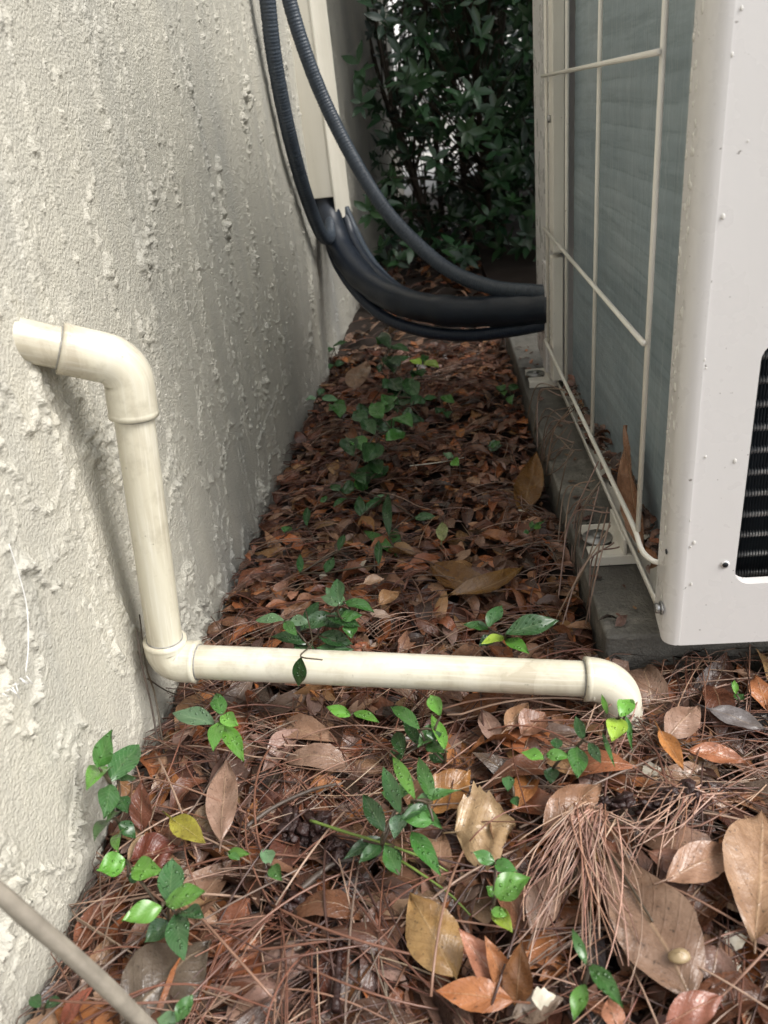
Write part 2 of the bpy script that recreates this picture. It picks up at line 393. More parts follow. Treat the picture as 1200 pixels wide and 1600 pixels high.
# ---------------------------------------------------------------- stucco wall
def wall_x(y): return -.309+.0246*(y-.2)
def build_wall():
    ys = np.concatenate([np.linspace(-1.2, .2, 20)[:-1], np.arange(.2, 1.05, .0015), np.arange(1.05, 1.95, .0028), np.arange(2.0, 3.6, .008), np.linspace(3.6, 4.9, 40)])
    zs = np.concatenate([np.arange(-.03, .80, .0017), np.linspace(.805, 1.1, 30), np.linspace(1.15, 3.2, 14)])
    Y, Z = np.meshgrid(ys, zs, indexing='ij')
    c = .002
    u, v = Y/c, Z/c
    A = field(1024, 1024, 14, 20, 21); B = field(1024, 1024, 5, 7, 22); Cc = field(1024, 1024, 2.0, 2.0, 23)
    D = field(1024, 1024, 1.5, 13, 24); E_ = field(1024, 1024, 34, 46, 25); G = field(1024, 1024, 3.4, 30, 26); K = field(1024, 1024, 1.1, 1.1, 27)
    a, b_, d, e, g = [sample(T, u, v) for T in (A, B, D, E_, G)]
    cc = sample(Cc, Y/.0012, Z/.0014); k = sample(K, Y/.0010, Z/.0011)
    g2 = sample(G, Y/.0015+300, Z/.0021+500); g3 = sample(G, Y/.0012+700, Z/.0016+200)
    up = 1/(1+np.exp(-((Z-.32)/.06+1.5*(Y-.60)/.20)))       # strokes drag downwards higher up and further along
    # wandering lips left by the trowel: thin contour lines of warped noise, broken and crumbly
    wy_, wz_ = .004*cc+.010*b_, .012*a
    T1 = field(1024, 1024, 12, 15, 31); T2 = field(1024, 1024, 5.5, 46, 32); T3 = field(1024, 1024, 3.2, 26, 33)
    yy, zz = Y+.0016*cc, Z+.002*k
    p1 = sample(T1, (yy+.006*b_)/c, (zz+.006*a)/c); p2 = sample(T2, (yy+.0025*b_)/c, zz/c); p3 = sample(T3, (yy+.002*a)/c+400, zz/c+300)
    def line(f, lev, w): return np.exp(-((f-lev)/w)**2)
    m1 = np.clip(.55+.8*e+.5*b_, 0, 1.4); m2 = np.clip(.45+.7*a-.3*e, 0, 1.5); m3 = np.clip(.1-.8*a+.5*b_, 0, 1.5)
    crum = np.clip(.75+.6*cc+.45*k, .1, 2.2)
    cr2 = np.clip(.9+.35*cc+.25*k, .2, 1.7)
    h = (1-.85*up)*(.0033*line(p1, .35, .085)*np.clip(m1+.25, 0, 1.3)*cr2+.0026*line(p1, -.45, .075)*np.clip(m2+.2, 0, 1.3)*cr2+.0016*line(p1, 1.1, .08)*cr2+.0010/(1+np.exp(-(p1-.35)/.04)))
    h += (.12+.88*up)*(.0021*line(p2, .25, .085)*m2*crum+.0017*line(p3, -.35, .10)*m3*crum+.0013*line(p2, -.8, .08)*m1*crum+.0005/(1+np.exp(-(p2-.25)/.06)))
    clod = np.tanh(1.6*np.clip(sample(G, Y/.0016+300, Z/.0024+500)+.5*b_-1.25, 0, 2)*np.clip(crum, .3, 1.6))
    h += .0017*clod
    h += .0030*np.tanh(2*np.clip(a*.7+b_*.6-1.35, 0, .8)*crum)
    pit = np.clip(-b_*.8-a*.3-2.0, 0, 1); h -= .002*pit
    h += .00007*k+.0012*e
    h = np.where(Y > 4.88, 0, h)
    X = wall_x(Y)+h*1.15+.004*np.exp(-Z/.03)*0
    mb = MB(); mb.grid(np.stack([X, Y, Z], -1))
    # end return and back so the wall is a solid
    ye = ys[-1]; z0, z1 = zs[0], zs[-1]
    P = [(wall_x(ye), ye), (wall_x(ye)-.25, ye), (wall_x(ye)-.4, -1.2), (wall_x(-1.2), -1.2)]
    for i in range(3):
        (xa, ya), (xb, yb) = P[i], P[i+1]
        mb.quads([(xa, ya, z0), (xb, yb, z0), (xb, yb, z1), (xa, ya, z1)], [(0, 1, 2, 3)])
    mb.quads([(P[0][0], P[0][1], z1), (P[1][0], P[1][1], z1), (P[2][0], P[2][1], z1), (P[3][0], P[3][1], z1)], [(0, 1, 2, 3)])
    o = mb.build('stucco_wall', M['stucco'])
    tag(o, 'cream painted house wall in rough trowelled stucco on the left', 'wall')
build_wall()

# ---------------------------------------------------------------- concrete pad
PADX, PADY, PADZ = .130, .608, .052
def build_pad():
    mb = MB(); mb.box((PADX, PADY, -.06), (.66, 1.75, PADZ))
    o = mb.build('concrete_pad', M['concrete'], smooth=True, bevel=.004)
    tag(o, 'low wet grey concrete pad under the air conditioner', 'concrete pad')
build_pad()

# ---------------------------------------------------------------- air conditioner outdoor unit
ux, uy = .170, .560      # face towards the wall, end towards the camera
def rounded_rect(cx0, cx1, cz0, cz1, r, n=6):
    out = []
    for (ax, az, s) in ((cx1-r, cz1-r, 0), (cx0+r, cz1-r, 90), (cx0+r, cz0+r, 180), (cx1-r, cz0+r, 270)):
        for k in range(n+1):
            a = math.radians(s+90*k/n); out.append((ax+r*math.cos(a), az+r*math.sin(a)))
    return out
def build_unit():
    root = empty('air_conditioner', (.34, 1.0, PADZ), 'off-white outdoor air conditioner with wire guard standing on concrete pad', 'air conditioner')
    ZB, ZT = .076, .93
    # ---- end panel: folded sheet, flat end with openings + rounded corner + flange
    import bmesh
    bm = bmesh.new()
    x0, x1 = ux, .505
    rc = .013
    # profile in plan view from flange to far side
    prof = [(ux+.004, uy+.0335), (ux, uy+.0335), (ux, uy+.025)]
    for k in range(9):
        a = math.radians(90*k/8); prof.append((ux+rc-rc*math.cos(a), uy+rc-rc*math.sin(a)))
    # flat end with holes: made by filling
    holes = [(.2225, .47, .136, .343), (.2225, .47, .364, .56)]
    xs_end = ux+rc
    outer = [(xs_end, ZB+0.0), (x1, ZB), (x1, ZT), (xs_end, ZT)]
    edges = []
    def loop(pts):
        vs = [bm.verts.new((p[0], uy, p[1])) for p in pts]
        for i in range(len(vs)): edges.append(bm.edges.new((vs[i], vs[(i+1) % len(vs)])))
        return vs
    loop(outer)
    hl = []
    for (a, b_, c, d) in holes: hl.append(loop(rounded_rect(a, b_, c, d, .014)))
    bmesh.ops.triangle_fill(bm, use_beauty=True, use_dissolve=False, edges=edges)
    # turned-in lips round the openings
    for vs in hl:
        inner = [bm.verts.new((v.co.x, uy+.009, v.co.z)) for v in vs]
        for i in range(len(vs)):
            j = (i+1) % len(vs); bm.faces.new((vs[i], vs[j], inner[j], inner[i]))
    # rounded corner and flange, lower corner cut round
    zc = lambda k: ZB if k > 6 else ZB+.022*((6-k)/6)**2
    cols = []
    for k, (x, y) in enumerate(prof):
        zz = np.linspace(zc(k), ZT, 14); cols.append([bm.verts.new((x, y, z)) for z in zz])
    for a in range(len(cols)-1):
        for b_ in range(13): bm.faces.new((cols[a][b_], cols[a][b_+1], cols[a+1][b_+1], cols[a+1][b_]))
    # bottom turned-in lip
    va = [bm.verts.new(p) for p in ((xs_end, uy, ZB), (x1, uy, ZB), (x1, uy+.012, ZB+.001), (xs_end, uy+.012, ZB+.001))]
    bm.faces.new(va)
    bmesh.ops.remove_doubles(bm, verts=bm.verts, dist=.00005)
    bmesh.ops.recalc_face_normals(bm, faces=bm.faces)
    for f_ in bm.faces: f_.smooth = True
    c = wloc(root)
    for v in bm.verts: v.co -= c
    me = bpy.data.meshes.new('end_panel'); bm.to_mesh(me); bm.free(); me.materials.append(M['metal'])
    o = bpy.data.objects.new('end_panel', me); link(o, root)
    sm = o.modifiers.new('t', 'SOLIDIFY'); sm.thickness = .0012; sm.offset = 0
    es = o.modifiers.new('e', 'EDGE_SPLIT'); es.split_angle = math.radians(40)
    # screw holes and bolt heads
    mb = MB(); P = onY((1133, 882), uy-.0009)
    mb.tube([(P[0], uy-.0013, P[2]), (P[0], uy-.0010, P[2])], .0036, 16); ring = mb.build('screw_hole', M['metal'], root)
    mb = MB(); mb.tube([(P[0], uy-.0018, P[2]), (P[0], uy-.0014, P[2])], .0024, 16); mb.build('hole', M['dark'], ring)
    P = onX((1041, 862), ux-.0008); mb = MB(); mb.tube([(ux-.0012, P[1], P[2]), (ux-.0006, P[1], P[2])], .0022, 12); mb.build('screw_hole', M['dark'], root)
    B = onX((1030, 950), ux-.003)
    mb = MB(); mb.tube([(ux-.0008, B[1], B[2]), (ux-.002, B[1], B[2])], .0062, 20); mb.tube([(ux-.002, B[1], B[2]), (ux-.0065, B[1], B[2])], .0046, 6)
    mb.build('bolt', M['zinc'], root, smooth=False)
    # ---- coil, L shaped, with rounded corner
    cx = .192
    path = [(cx, y) for y in np.linspace(1.20, .655, 40)]
    for k in range(1, 13):
        a = math.radians(90*k/12); path.append((cx+.045-.045*math.cos(a), .655-.045*math.sin(a)))
    path += [(x, .610) for x in np.linspace(.25, .46, 16)]
    zs = np.linspace(.10, .91, 200)
    Pg = np.zeros((len(path), len(zs), 3))
    for i, (x, y) in enumerate(path):
        wob = .0003*np.sin(zs*2*np.pi/.0210)
        Pg[i, :, 0] = x-wob if i < 46 else x; Pg[i, :, 1] = y-(wob if i > 44 else 0); Pg[i, :, 2] = zs
    mb = MB(); mb.grid(Pg); coil = mb.build('coil', M['coil'], root)
    # dark fins and tubes seen through the end openings
    mb = MB()
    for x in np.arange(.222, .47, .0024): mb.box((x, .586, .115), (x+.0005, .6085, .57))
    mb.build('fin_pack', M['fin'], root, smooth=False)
    mb = MB()
    for z in np.arange(.128, .57, .0195): mb.tube([(.218, .590, z), (.34, .590, z+.0004), (.47, .590, z)], .0036, 10)
    mb.build('coil_tubes', M['zinc'], root)
    # ---- wire guard
    mb = MB(); wx = .160; wy = [.6285, .8565, 1.056, 1.246]
    r = .0023; zb, zl, zm, zt = .158, .330, .532, .910
    for i, y in enumerate(wy): mb.tube([(wx, y, zb-.004), (wx, y, .42), (wx, y, zt)], r, 10)
    for z in (zl, zm, .732, zt): mb.tube([(wx-.0045, wy[0]-.006, z), (wx-.0045, .9, z), (wx-.0045, wy[-1]+.006, z)], r, 10)
    low = spline([(wx-.003, 1.262, zb-.003), (wx-.003, 1.0, zb-.002), (wx-.003, .70, zb-.001), (wx-.002, .635, zb-.004), (wx, .612, zb-.014), (wx+.006, .600, zb-.018), (wx+.014, .594, zb-.020), (wx+.016, .590, zb-.034)], 60)
    mb.tube(low, r*1.05, 10)
    mb.tube([(wx-.003, 1.262, zb-.003), (wx+.014, 1.27, zb-.003)], r, 10)
    mb.build('wire_guard', M['wire'], root)
    # ---- base pan (upturned rim) and feet
    mb = MB(); mb.box((ux+.004, uy+.035, .084), (ux+.0055, 1.43, .092)); mb.box((ux+.0045, uy+.03, .084), (.50, 1.43, .0855))
    mb.build('base_pan', M['wire'], root, smooth=False)
    for (y0) in (.768, 1.36):
        mb = MB()
        z0 = PADZ+.001; zt_ = PADZ+.010
        # U-shaped slotted foot: two prongs and a web
        mb.box((.137, y0+.016, zt_), (.30, y0+.034, zt_+.003)); mb.box((.137, y0-.034, zt_), (.30, y0-.012, zt_+.003))
        mb.box((.166, y0-.012, zt_), (.30, y0+.016, zt_+.003))
        mb.box((.137, y0-.037, z0), (.30, y0-.034, zt_+.003)); mb.box((.137, y0+.034, z0), (.30, y0+.037, zt_+.003))
        mb.box((.172, y0-.037, zt_+.003), (.176, y0+.037, .0835))
        ft = mb.build('foot', M['wire'], root, smooth=True, bevel=.0016)
        mb = MB(); w0 = (.152, y0+.003)
        mb.tube([(w0[0], w0[1], zt_+.0035), (w0[0], w0[1], zt_+.0055)], .0165, 28); ws = mb.build('washer', M['zinc'], ft, smooth=False)
        mb = MB(); mb.tube([(w0[0], w0[1], zt_+.0056), (w0[0], w0[1], zt_+.0085), (w0[0], w0[1], zt_+.0095)], [.0045, .0045, .003], 14)
        mb.build('bolt', M['zinc'], ft)
    # ---- far end: service cover
    mb = MB(); mb.box((ux-.004, 1.245, .085), (.50, 1.452, .93)); cv = mb.build('service_cover', M['metal'], root, smooth=True, bevel=.006)
    mb = MB(); mb.box((ux-.007, 1.205, .30), (ux+.01, 1.243, .93)); mb.box((ux-.007, 1.215, .10), (ux+.01, 1.243, .292))
    mb.build('cover_strip', M['wire'], root, bevel=.002)
    mb = MB(); mb.box((ux-.0085, 1.29, .09), (ux-.004, 1.33, .27)); mb.build('valve_plate', M['metal'], root, bevel=.0015)
    P = onX((869, 188), ux-.010); mb = MB(); mb.tube([(ux-.0072, 1.226, P[2]), (ux-.011, 1.226, P[2])], .005, 12); mb.build('bolt', M['zinc'], root)
    # ---- inner body (keeps the case closed) and lid
    mb = MB(); mb.box((.215, .63, .086), (.46, 1.24, .92)); mb.build('inner_body', M['dark'], root, smooth=False)
    mb = MB(); mb.box((ux-.006, uy-.006, .93), (.512, 1.46, .948)); mb.build('lid', M['metal'], root, bevel=.006)
    mb = MB(); mb.box((.504, uy+.002, .086), (.508, 1.45, .93)); mb.build('front_panel', M['metal'], root, smooth=False)
    # ---- rain drops on the sheet metal
    mb = MB(); g = random.Random(5)
    def bead(c, nrm, r, sag):
        nrm = np.array(nrm, float); z = np.array([0, 0, 1.]); t = np.cross(nrm, z); rings = []
        for i in range(5):
            ph = i/4*math.pi/2
            rr = r*math.cos(ph) if i < 4 else r*.05
            rings.append([np.array(c)+nrm*(r*.26*math.sin(ph))+t*rr*math.cos(a)*.8+z*rr*math.sin(a)*(sag if math.sin(a) > 0 else 1) for a in np.linspace(0, 2*math.pi, 10, endpoint=False)])
        mb.grid(np.array(rings), True)
    for _ in range(120):
        z = .09+g.random()**1.0*.5
        bead((ux-.0006, uy+.014+g.random()*.018, z), (-1, 0, 0), g.choice((.0010, .0014, .0020, .0028)), g.choice((1, 1.8, 2.6)))
    for _ in range(13):
        z = .1+g.random()*.5; bead((ux+.013+g.random()**2*.034, uy-.0006, z), (0, -1, 0), g.choice((.0007, .0009, .0012, .0017)), g.choice((1, 1.5, 2)))
    o = mb.build('water_drops', M['drop'], root); o['kind'] = 'stuff'
    return root
unit = build_unit()

# ---------------------------------------------------------------- wall duct cover
def build_duct():
    x0 = wall_x(1.85)+.001; root = empty('duct_cover', (x0, 1.9, .30), 'cream plastic duct cover running up the stucco wall behind the hoses', 'duct cover')
    mb = MB(); mb.box((x0-.005, 1.780, .357), (-.2205, 1.800, 1.5)); mb.build('base_channel', M['duct'], root, smooth=True, bevel=.0025)
    mb = MB(); plan = [(-.2195, 1.7785), (-.200, 1.885), (-.206, 1.930), (x0-.004, 1.950), (x0-.004, 1.946), (-.209, 1.926), (-.204, 1.885), (-.2225, 1.7785)]
    for i in range(8):
        (xa, ya), (xb, yb) = plan[i], plan[(i+1) % 8]; mb.quads([(xa, ya, .310), (xb, yb, .310), (xb, yb, 1.5), (xa, ya, 1.5)], [(0, 1, 2, 3)])
    for z in (.310, 1.5):
        for i in range(3): mb.quads([(*plan[i], z), (*plan[i+1], z), (*plan[6-i], z), (*plan[7-i], z)], [(0, 1, 2, 3)])
    mb.build('cover', M['duct'], root, smooth=False)
build_duct()

# ---------------------------------------------------------------- hoses and line set
def hose(name, pts, rad, mat, label, cat, ribbed=True, n=14, group=None):
    W = [onY((p[0], p[1]), p[2]) for p in pts]
    path = spline(W, 500 if ribbed else 120)
    if ribbed:      # resample evenly, rib pitch 4 mm
        L = np.concatenate([[0], np.cumsum(np.linalg.norm(np.diff(path, axis=0), axis=1))])
        s = np.arange(0, L[-1], .0013); path = np.stack([np.interp(s, L, path[:, i]) for i in range(3)], 1)
        rr = rad*(1+.022*np.sign(np.sin(s*2*np.pi/.0052)))
    else:
        gg = random.Random(len(pts)); L = np.linspace(0, 1, len(path)); rr = rad*(1+.035*np.sin(L*37+1)+.025*np.sin(L*83+gg.random()*6))
    mb = MB(); mb.tube(path, rr, n)
    return tag(mb.build(name, mat), label, cat, group)
hose('ribbed_hose', [(408,-90,1.47),(418,0,1.47),(427,80,1.48),(441,160,1.50),(458,235,1.53),(478,305,1.59),(500,362,1.67),(513,372,1.72),(516,350,1.765),(508,325,1.80)], .0132, M['hose'],
     'grey ribbed hose against the wall, hooking upward below duct cover', 'hose')
hose('ribbed_hose', [(434,-90,1.60),(452,0,1.60),(478,85,1.60),(510,165,1.60),(553,250,1.58),(600,325,1.54),(650,380,1.50),(705,424,1.45),(770,449,1.38),(830,456,1.33),(868,458,1.30)], .0130, M['hose'],
     'grey ribbed hose crossing in front of duct cover, topmost into the unit', 'hose')
hose('insulated_pipe', [(500,290,1.825),(512,335,1.80),(536,395,1.73),(580,446,1.63),(640,475,1.52),(715,487,1.43),(790,485,1.36),(868,480,1.30)], .0275, M['foam'],
     'thickest black foam insulated refrigerant pipe, curving from duct to unit', 'insulated pipe', False, 20)
hose('insulated_pipe', [(536,330,1.86),(556,385,1.80),(600,440,1.68),(660,472,1.55),(730,478,1.45),(800,473,1.37),(868,467,1.30)], .0150, M['foam'],
     'thinner black insulated pipe lying on top of the thick one', 'insulated pipe', False, 16)
hose('ribbed_hose', [(540,325,1.85),(555,360,1.83),(577,402,1.76),(608,438,1.68),(645,462,1.58),(700,480,1.48)], .0085, M['hose'],
     'thin ribbed drain hose resting on the black pipes below duct cover', 'hose')
hose('ribbed_hose', [(508,350,1.80),(524,405,1.75),(556,455,1.67),(600,495,1.58),(660,517,1.49),(730,524,1.42),(800,516,1.35),(868,503,1.30)], .0115, mat_simple('dark_blue_plastic', (.022, .032, .052), .35, 0, 20, .2, .1),
     'dark blue ribbed hose, lowest of the bundle above the leaf litter', 'hose')

# ---------------------------------------------------------------- PVC drain pipe
def build_drain():
    r = .0153; rs = .0188
    e1 = onY((198, 567), .562); e2 = onY((262, 1032), .548); e3 = onY((965, 1063), .532); 
    s0 = onX((38, 532), wall_x(.53)); s0 = s0+(s0-e1)*.3
    end = e3+np.array([.007, 0, -.075])
    root = empty('drain_pipe', (e2[0], e2[1], 0), 'cream weathered PVC drain pipe leaving the wall and bending along the ground', 'drain pipe')
    def un(v): return v/np.linalg.norm(v)
    M['glue0'] = mat_simple('old_sealant', (.12, .11, .09), .7, 0, 120, .5, .6)
    def seg(name, a, b_, ra=r):
        mb = MB(); t = np.linspace(0, 1, 24)[:, None]; mb.tube(a+(b_-a)*t, ra, 36); return mb.build(name, M['pvc'], root)
    def elbow(a, c, b_, la, lb, rb=.0145):
        da = un(a-c); db = un(b_-c)
        # arc from c+da*rb to c+db*rb
        pts = []; rad = []
        A, B_ = c+da*rb, c+db*rb
        for t in np.linspace(la-.0046, rb, 6)[:-1]: pts.append(c+da*t); rad.append(rs)
        for t in np.linspace(0, 1, 15): pts.append((1-t)**2*A+2*t*(1-t)*(c+(A+B_-2*c)*.12)+t*t*B_); rad.append(rs*1.0)
        for t in np.linspace(rb, lb-.0046, 6)[1:]: pts.append(c+db*t); rad.append(rs)
        def rim(P_, d_, l_):
            return [c+d_*l_, c+d_*(l_-.0035), c+d_*(l_-.0045)], [rs*1.018, rs*1.018, rs]
        ra_, rr_ = rim(pts, da, la); rb__, rr2 = rim(pts, db, lb)
        pts = ra_+pts+rb__[::-1]; rad = rr_+rad+rr2[::-1]
        pts = [pts[0]]+pts+[pts[-1]]; rad = [r*1.01]+rad+[r*1.01]
        pts = np.array(pts); pts[1] += (pts[2]-pts[0])*.0; 
        pts[0] = pts[1]+un(pts[1]-pts[2])*.0006; pts[-1] = pts[-2]+un(pts[-2]-pts[-3])*.0006
        mb = MB(); mb.tube(pts, rad, 36); o = mb.build('elbow', M['pvc'], root)
        # thin grey glue bead at each socket mouth
        mb = MB()
        for (d, l) in ((da, la), (db, lb)):
            mb.tube([c+d*(l+.0004), c+d*(l+.0016)], r*1.05, 30)
        mb.build('glue_bead', M['glue'], o)
    M['glue'] = mat_simple('grey_glue', (.33, .32, .29), .5, 0, 200, .5, .3)
    seg('stub_pipe', s0, e1+un(s0-e1)*.012)
    seg('vertical_pipe', e1+un(e2-e1)*.012, e2+un(e1-e2)*.012)
    seg('horizontal_pipe', e2+un(e3-e2)*.012, e3+un(e2-e3)*.012)
    elbow(s0, e1, e2, .047, .042); elbow(e1, e2, e3, .023, .028); elbow(e2, e3, end, .028, .044, .021)
build_drain()
# dark ragged hole edge where the stub leaves the wall
# ---------------------------------------------------------------- leaves
def leaf_grid(P0, P1, W, nrm, arch=0, cup=0, twist=0, nu=9, nv=5, shape=1.0, ragged=0, seed=0, lob=0, sidebend=0):
    """returns grid of points + uv. P0 base, P1 tip, W full width, nrm approximate normal"""
    P0 = np.array(P0, float); P1 = np.array(P1, float); ax = P1-P0; L = np.linalg.norm(ax); ax = ax/L
    nrm = np.array(nrm, float); nrm -= nrm.dot(ax)*ax
    if np.linalg.norm(nrm) < 1e-4: nrm = np.array([.1, -.2, 1.])-0
    nrm /= np.linalg.norm(nrm); sd_ = np.cross(nrm, ax)
    t = np.linspace(0, 1, nu); s = np.linspace(-1, 1, nv)
    w = np.sin(np.pi*np.clip(t, 0, 1)**(.85*shape))**1.0
    w = np.maximum(w, .03); rs_ = np.random.RandomState(seed)
    out = np.zeros((nu, nv, 3)); uv = np.zeros((nu, nv, 2))
    ph = rs_.rand(4)*6
    for i in range(nu):
        tw = twist*(t[i]-.5); n2 = nrm*math.cos(tw)+sd_*math.sin(tw); s2 = sd_*math.cos(tw)-nrm*math.sin(tw)
        wi = W/2*w[i]
        for j in range(nv):
            e = 1+ragged*(rs_.rand()-.5)*(abs(s[j]) > .9)+lob*math.sin(t[i]*22+ph[0])*(abs(s[j]) > .9)
            out[i, j] = (P0+ax*L*t[i]+s2*(s[j]*wi*e+sidebend*L*math.sin(math.pi*t[i]))+n2*(arch*L*math.sin(math.pi*t[i])+cup*abs(s[j])**1.6*wi
                         +(.045*W*math.sin(5*t[i]+ph[1]+2*s[j])+.03*W*math.sin(13*t[i]+ph[2]-4*s[j]))*(1 if nv > 3 else 0)))
            uv[i, j] = (t[i], s[j])
    return out, uv

DEAD = [(.13, .052, .030), (.11, .045, .027), (.19, .095, .060), (.09, .042, .030), (.30, .18, .125), (.065, .030, .022), (.22, .135, .105), (.24, .09, .042), (.14, .085, .068), (.035, .020, .016), (.10, .065, .052), (.26, .155, .12), (.30, .12, .05), (.27, .16, .085)]
def clamp_litter(V):
    V = V.copy()
    V[:, 0] = np.maximum(V[:, 0], wall_x(V[:, 1])+.004)
    inside = (V[:, 0] > PADX-.002) & (V[:, 1] > PADY-.002) & (V[:, 2] < PADZ+.002)
    dx = V[:, 0]-(PADX-.003); dy = V[:, 1]-(PADY-.003)
    near_side = inside & (dx < dy); near_front = inside & ~near_side
    V[near_side, 0] = PADX-.003; V[near_front, 1] = PADY-.003
    g = ground_h(V[:, 0], V[:, 1])-.001
    V[:, 2] = np.maximum(V[:, 2], g)
    return V
def rand_pos(g, region):
    while True:
        if region == 'front': y = .18+g.random()*.44; x = wall_x(y)+.01+g.random()*.95
        elif region == 'lane': y = .60+g.random()**1.5*1.15; x = wall_x(y)+.01+g.random()*(PADX-wall_x(y)-.015)
        else: y = 1.6+g.random()*2.2; x = wall_x(y)+.01+g.random()*1.2
        if x > PADX-.004 and PADY-.004 < y < 1.77: continue
        return x, y
def rand_leaf(g, x, y, z, small=1.0, nu=8, nv=5):
    L = small*g.choice((.028, .035, .042, .050, .060, .072)); W = L*g.uniform(.30, .50)
    a = g.random()*2*math.pi; ti = g.gauss(0, .26)
    z += ground_h(x, y)
    d = np.array([math.cos(a)*math.cos(ti), math.sin(a)*math.cos(ti), math.sin(ti)])
    P0 = np.array([x, y, z])-d*L/2; P1 = P0+d*L
    nrm = np.array([g.gauss(0, .32), g.gauss(0, .32), 1])
    return leaf_grid(P0, P1, W, nrm, g.gauss(.05, .10), g.gauss(.2, .42), g.gauss(0, .8), nu, nv, g.uniform(.8, 1.3), g.random()*.25, g.randint(0, 9999), sidebend=g.gauss(0, .03))
def jit(g, c, a=.25):
    k = 1+g.uniform(-a, a); return tuple(max(0, min(1, v*k*(1+g.uniform(-.06, .06)))) for v in c)

# the uncountable mass of leaf litter
g = random.Random(21)
mb = MB()
for region, cnt, sm in (('front', 2700, 1.0), ('lane', 3900, .68), ('far', 1500, 1.0)):
    for _ in range(cnt):
        x, y = rand_pos(g, region); P, uv = rand_leaf(g, x, y, g.random()*.020, sm, 6, 3 if region == 'far' else 5)
        mb.grid(P, False, uv, tuple(min(1, v*k_) for v, k_ in zip(jit(g, g.choice(DEAD), .35), (1.28, 1.16, .98) if region == 'lane' else (1.08, 1.08, 1.0))))
# leaf crumbs caught between guard and coil
for _ in range(240):
    y = g.uniform(.62, 1.2); z = .095+g.random()*.035*(1.2 if y < .95 else .8); x = g.uniform(.176, .19)
    P, uv = rand_leaf(g, x, y, z, .40, 6, 3); P[..., 0] = np.clip(P[..., 0], .1755, .191); mb.grid(P, False, uv, jit(g, g.choice(DEAD), .35))
for _ in range(46):
    y = PADY+.015+g.random()**1.6*.95; x = g.uniform(PADX+.006, .168); P, uv = rand_leaf(g, x, y, PADZ+.002, .30, 6, 3)
    P[..., 2] = np.maximum(P[..., 2]-float(ground_h(x, y)), PADZ+.0024); mb.grid(P, False, uv, jit(g, g.choice(DEAD), .35))
tag(mb.build('leaf_litter', M['dead'], clampf=clamp_litter), 'bed of wet brown dead leaves covering the ground', 'leaf litter', kind='stuff')

# the 300 or so uppermost leaves, each a thing, copies of shared leaf shapes
regions = dict(front='in front of the drain pipe', lane='in the passage between wall and pad')
looks = [('rust brown', (.23, .090, .045)), ('dark chestnut', (.10, .042, .028)), ('tan', (.34, .20, .12)), ('greyish pink', (.30, .195, .155)), ('orange', (.36, .14, .055))]
protos = {}
for li, (lk, col_) in enumerate(looks):
    for v in range(3):
        L = (.046, .060, .038)[v]; W = L*(.42, .36, .5)[v]
        P, uv = leaf_grid((-L/2, 0, 0), (L/2, 0, 0), W, (0, .1, 1), (.10, -.06, .14)[v], (.45, .2, -.4)[v], (.6, -.9, .4)[v], 12, 7, (1, .85, 1.2)[v], .12, li*7+v, sidebend=(.03, -.04, 0)[v])
        mb = MB(); mb.grid(P, False, uv, jit(rnd, col_, .1)); o = mb.build('dead_leaf', M['dead'], origin=False)
        protos[(li, v)] = o
used = set(); g = random.Random(33)
WALLC = lambda x, y, h_: min(max(x, wall_x(y)+h_), 9)
for region, cnt in (('front', 175), ('lane', 105)):
    for _ in range(cnt):
        x, y = rand_pos(g, region)
        if region == 'front':
            q = proj((x, y, .02))
            if not (-40 < q[0] < 1240 and q[1] < 1660):
                x, y = onZ((g.uniform(120, 1190), g.uniform(1120, 1590)), .01)[:2]
        if excluded(x, y): x, y = rand_pos(g, region)
        if excluded(x, y): continue
        li = g.randrange(5); v = g.randrange(3)
        src = protos[(li, v)]
        if (li, v) not in used: o = src; used.add((li, v))
        else: o = src.copy(); COL.objects.link(o)
        sc = g.uniform(.75, 1.25)*(1 if region == 'front' else .66)
        x = max(x, wall_x(y)+.03*sc+.004)
        if y > PADY-.035: x = min(x, PADX-.034*sc-.002)
        o.location = (x, y, float(ground_h(x, y))+.013+g.random()*.009); o.scale = (sc, sc, sc)
        o.rotation_euler = (g.gauss(0, .22), g.gauss(0, .16), g.random()*6.283)
        tag(o, '%s dead leaf %s, loose on the litter' % (looks[li][0], regions[region]), 'dead leaf', '%s dead leaves %s' % (looks[li][0], regions[region]))
for k_, o in protos.items():
    if k_ not in used: bpy.data.objects.remove(o)

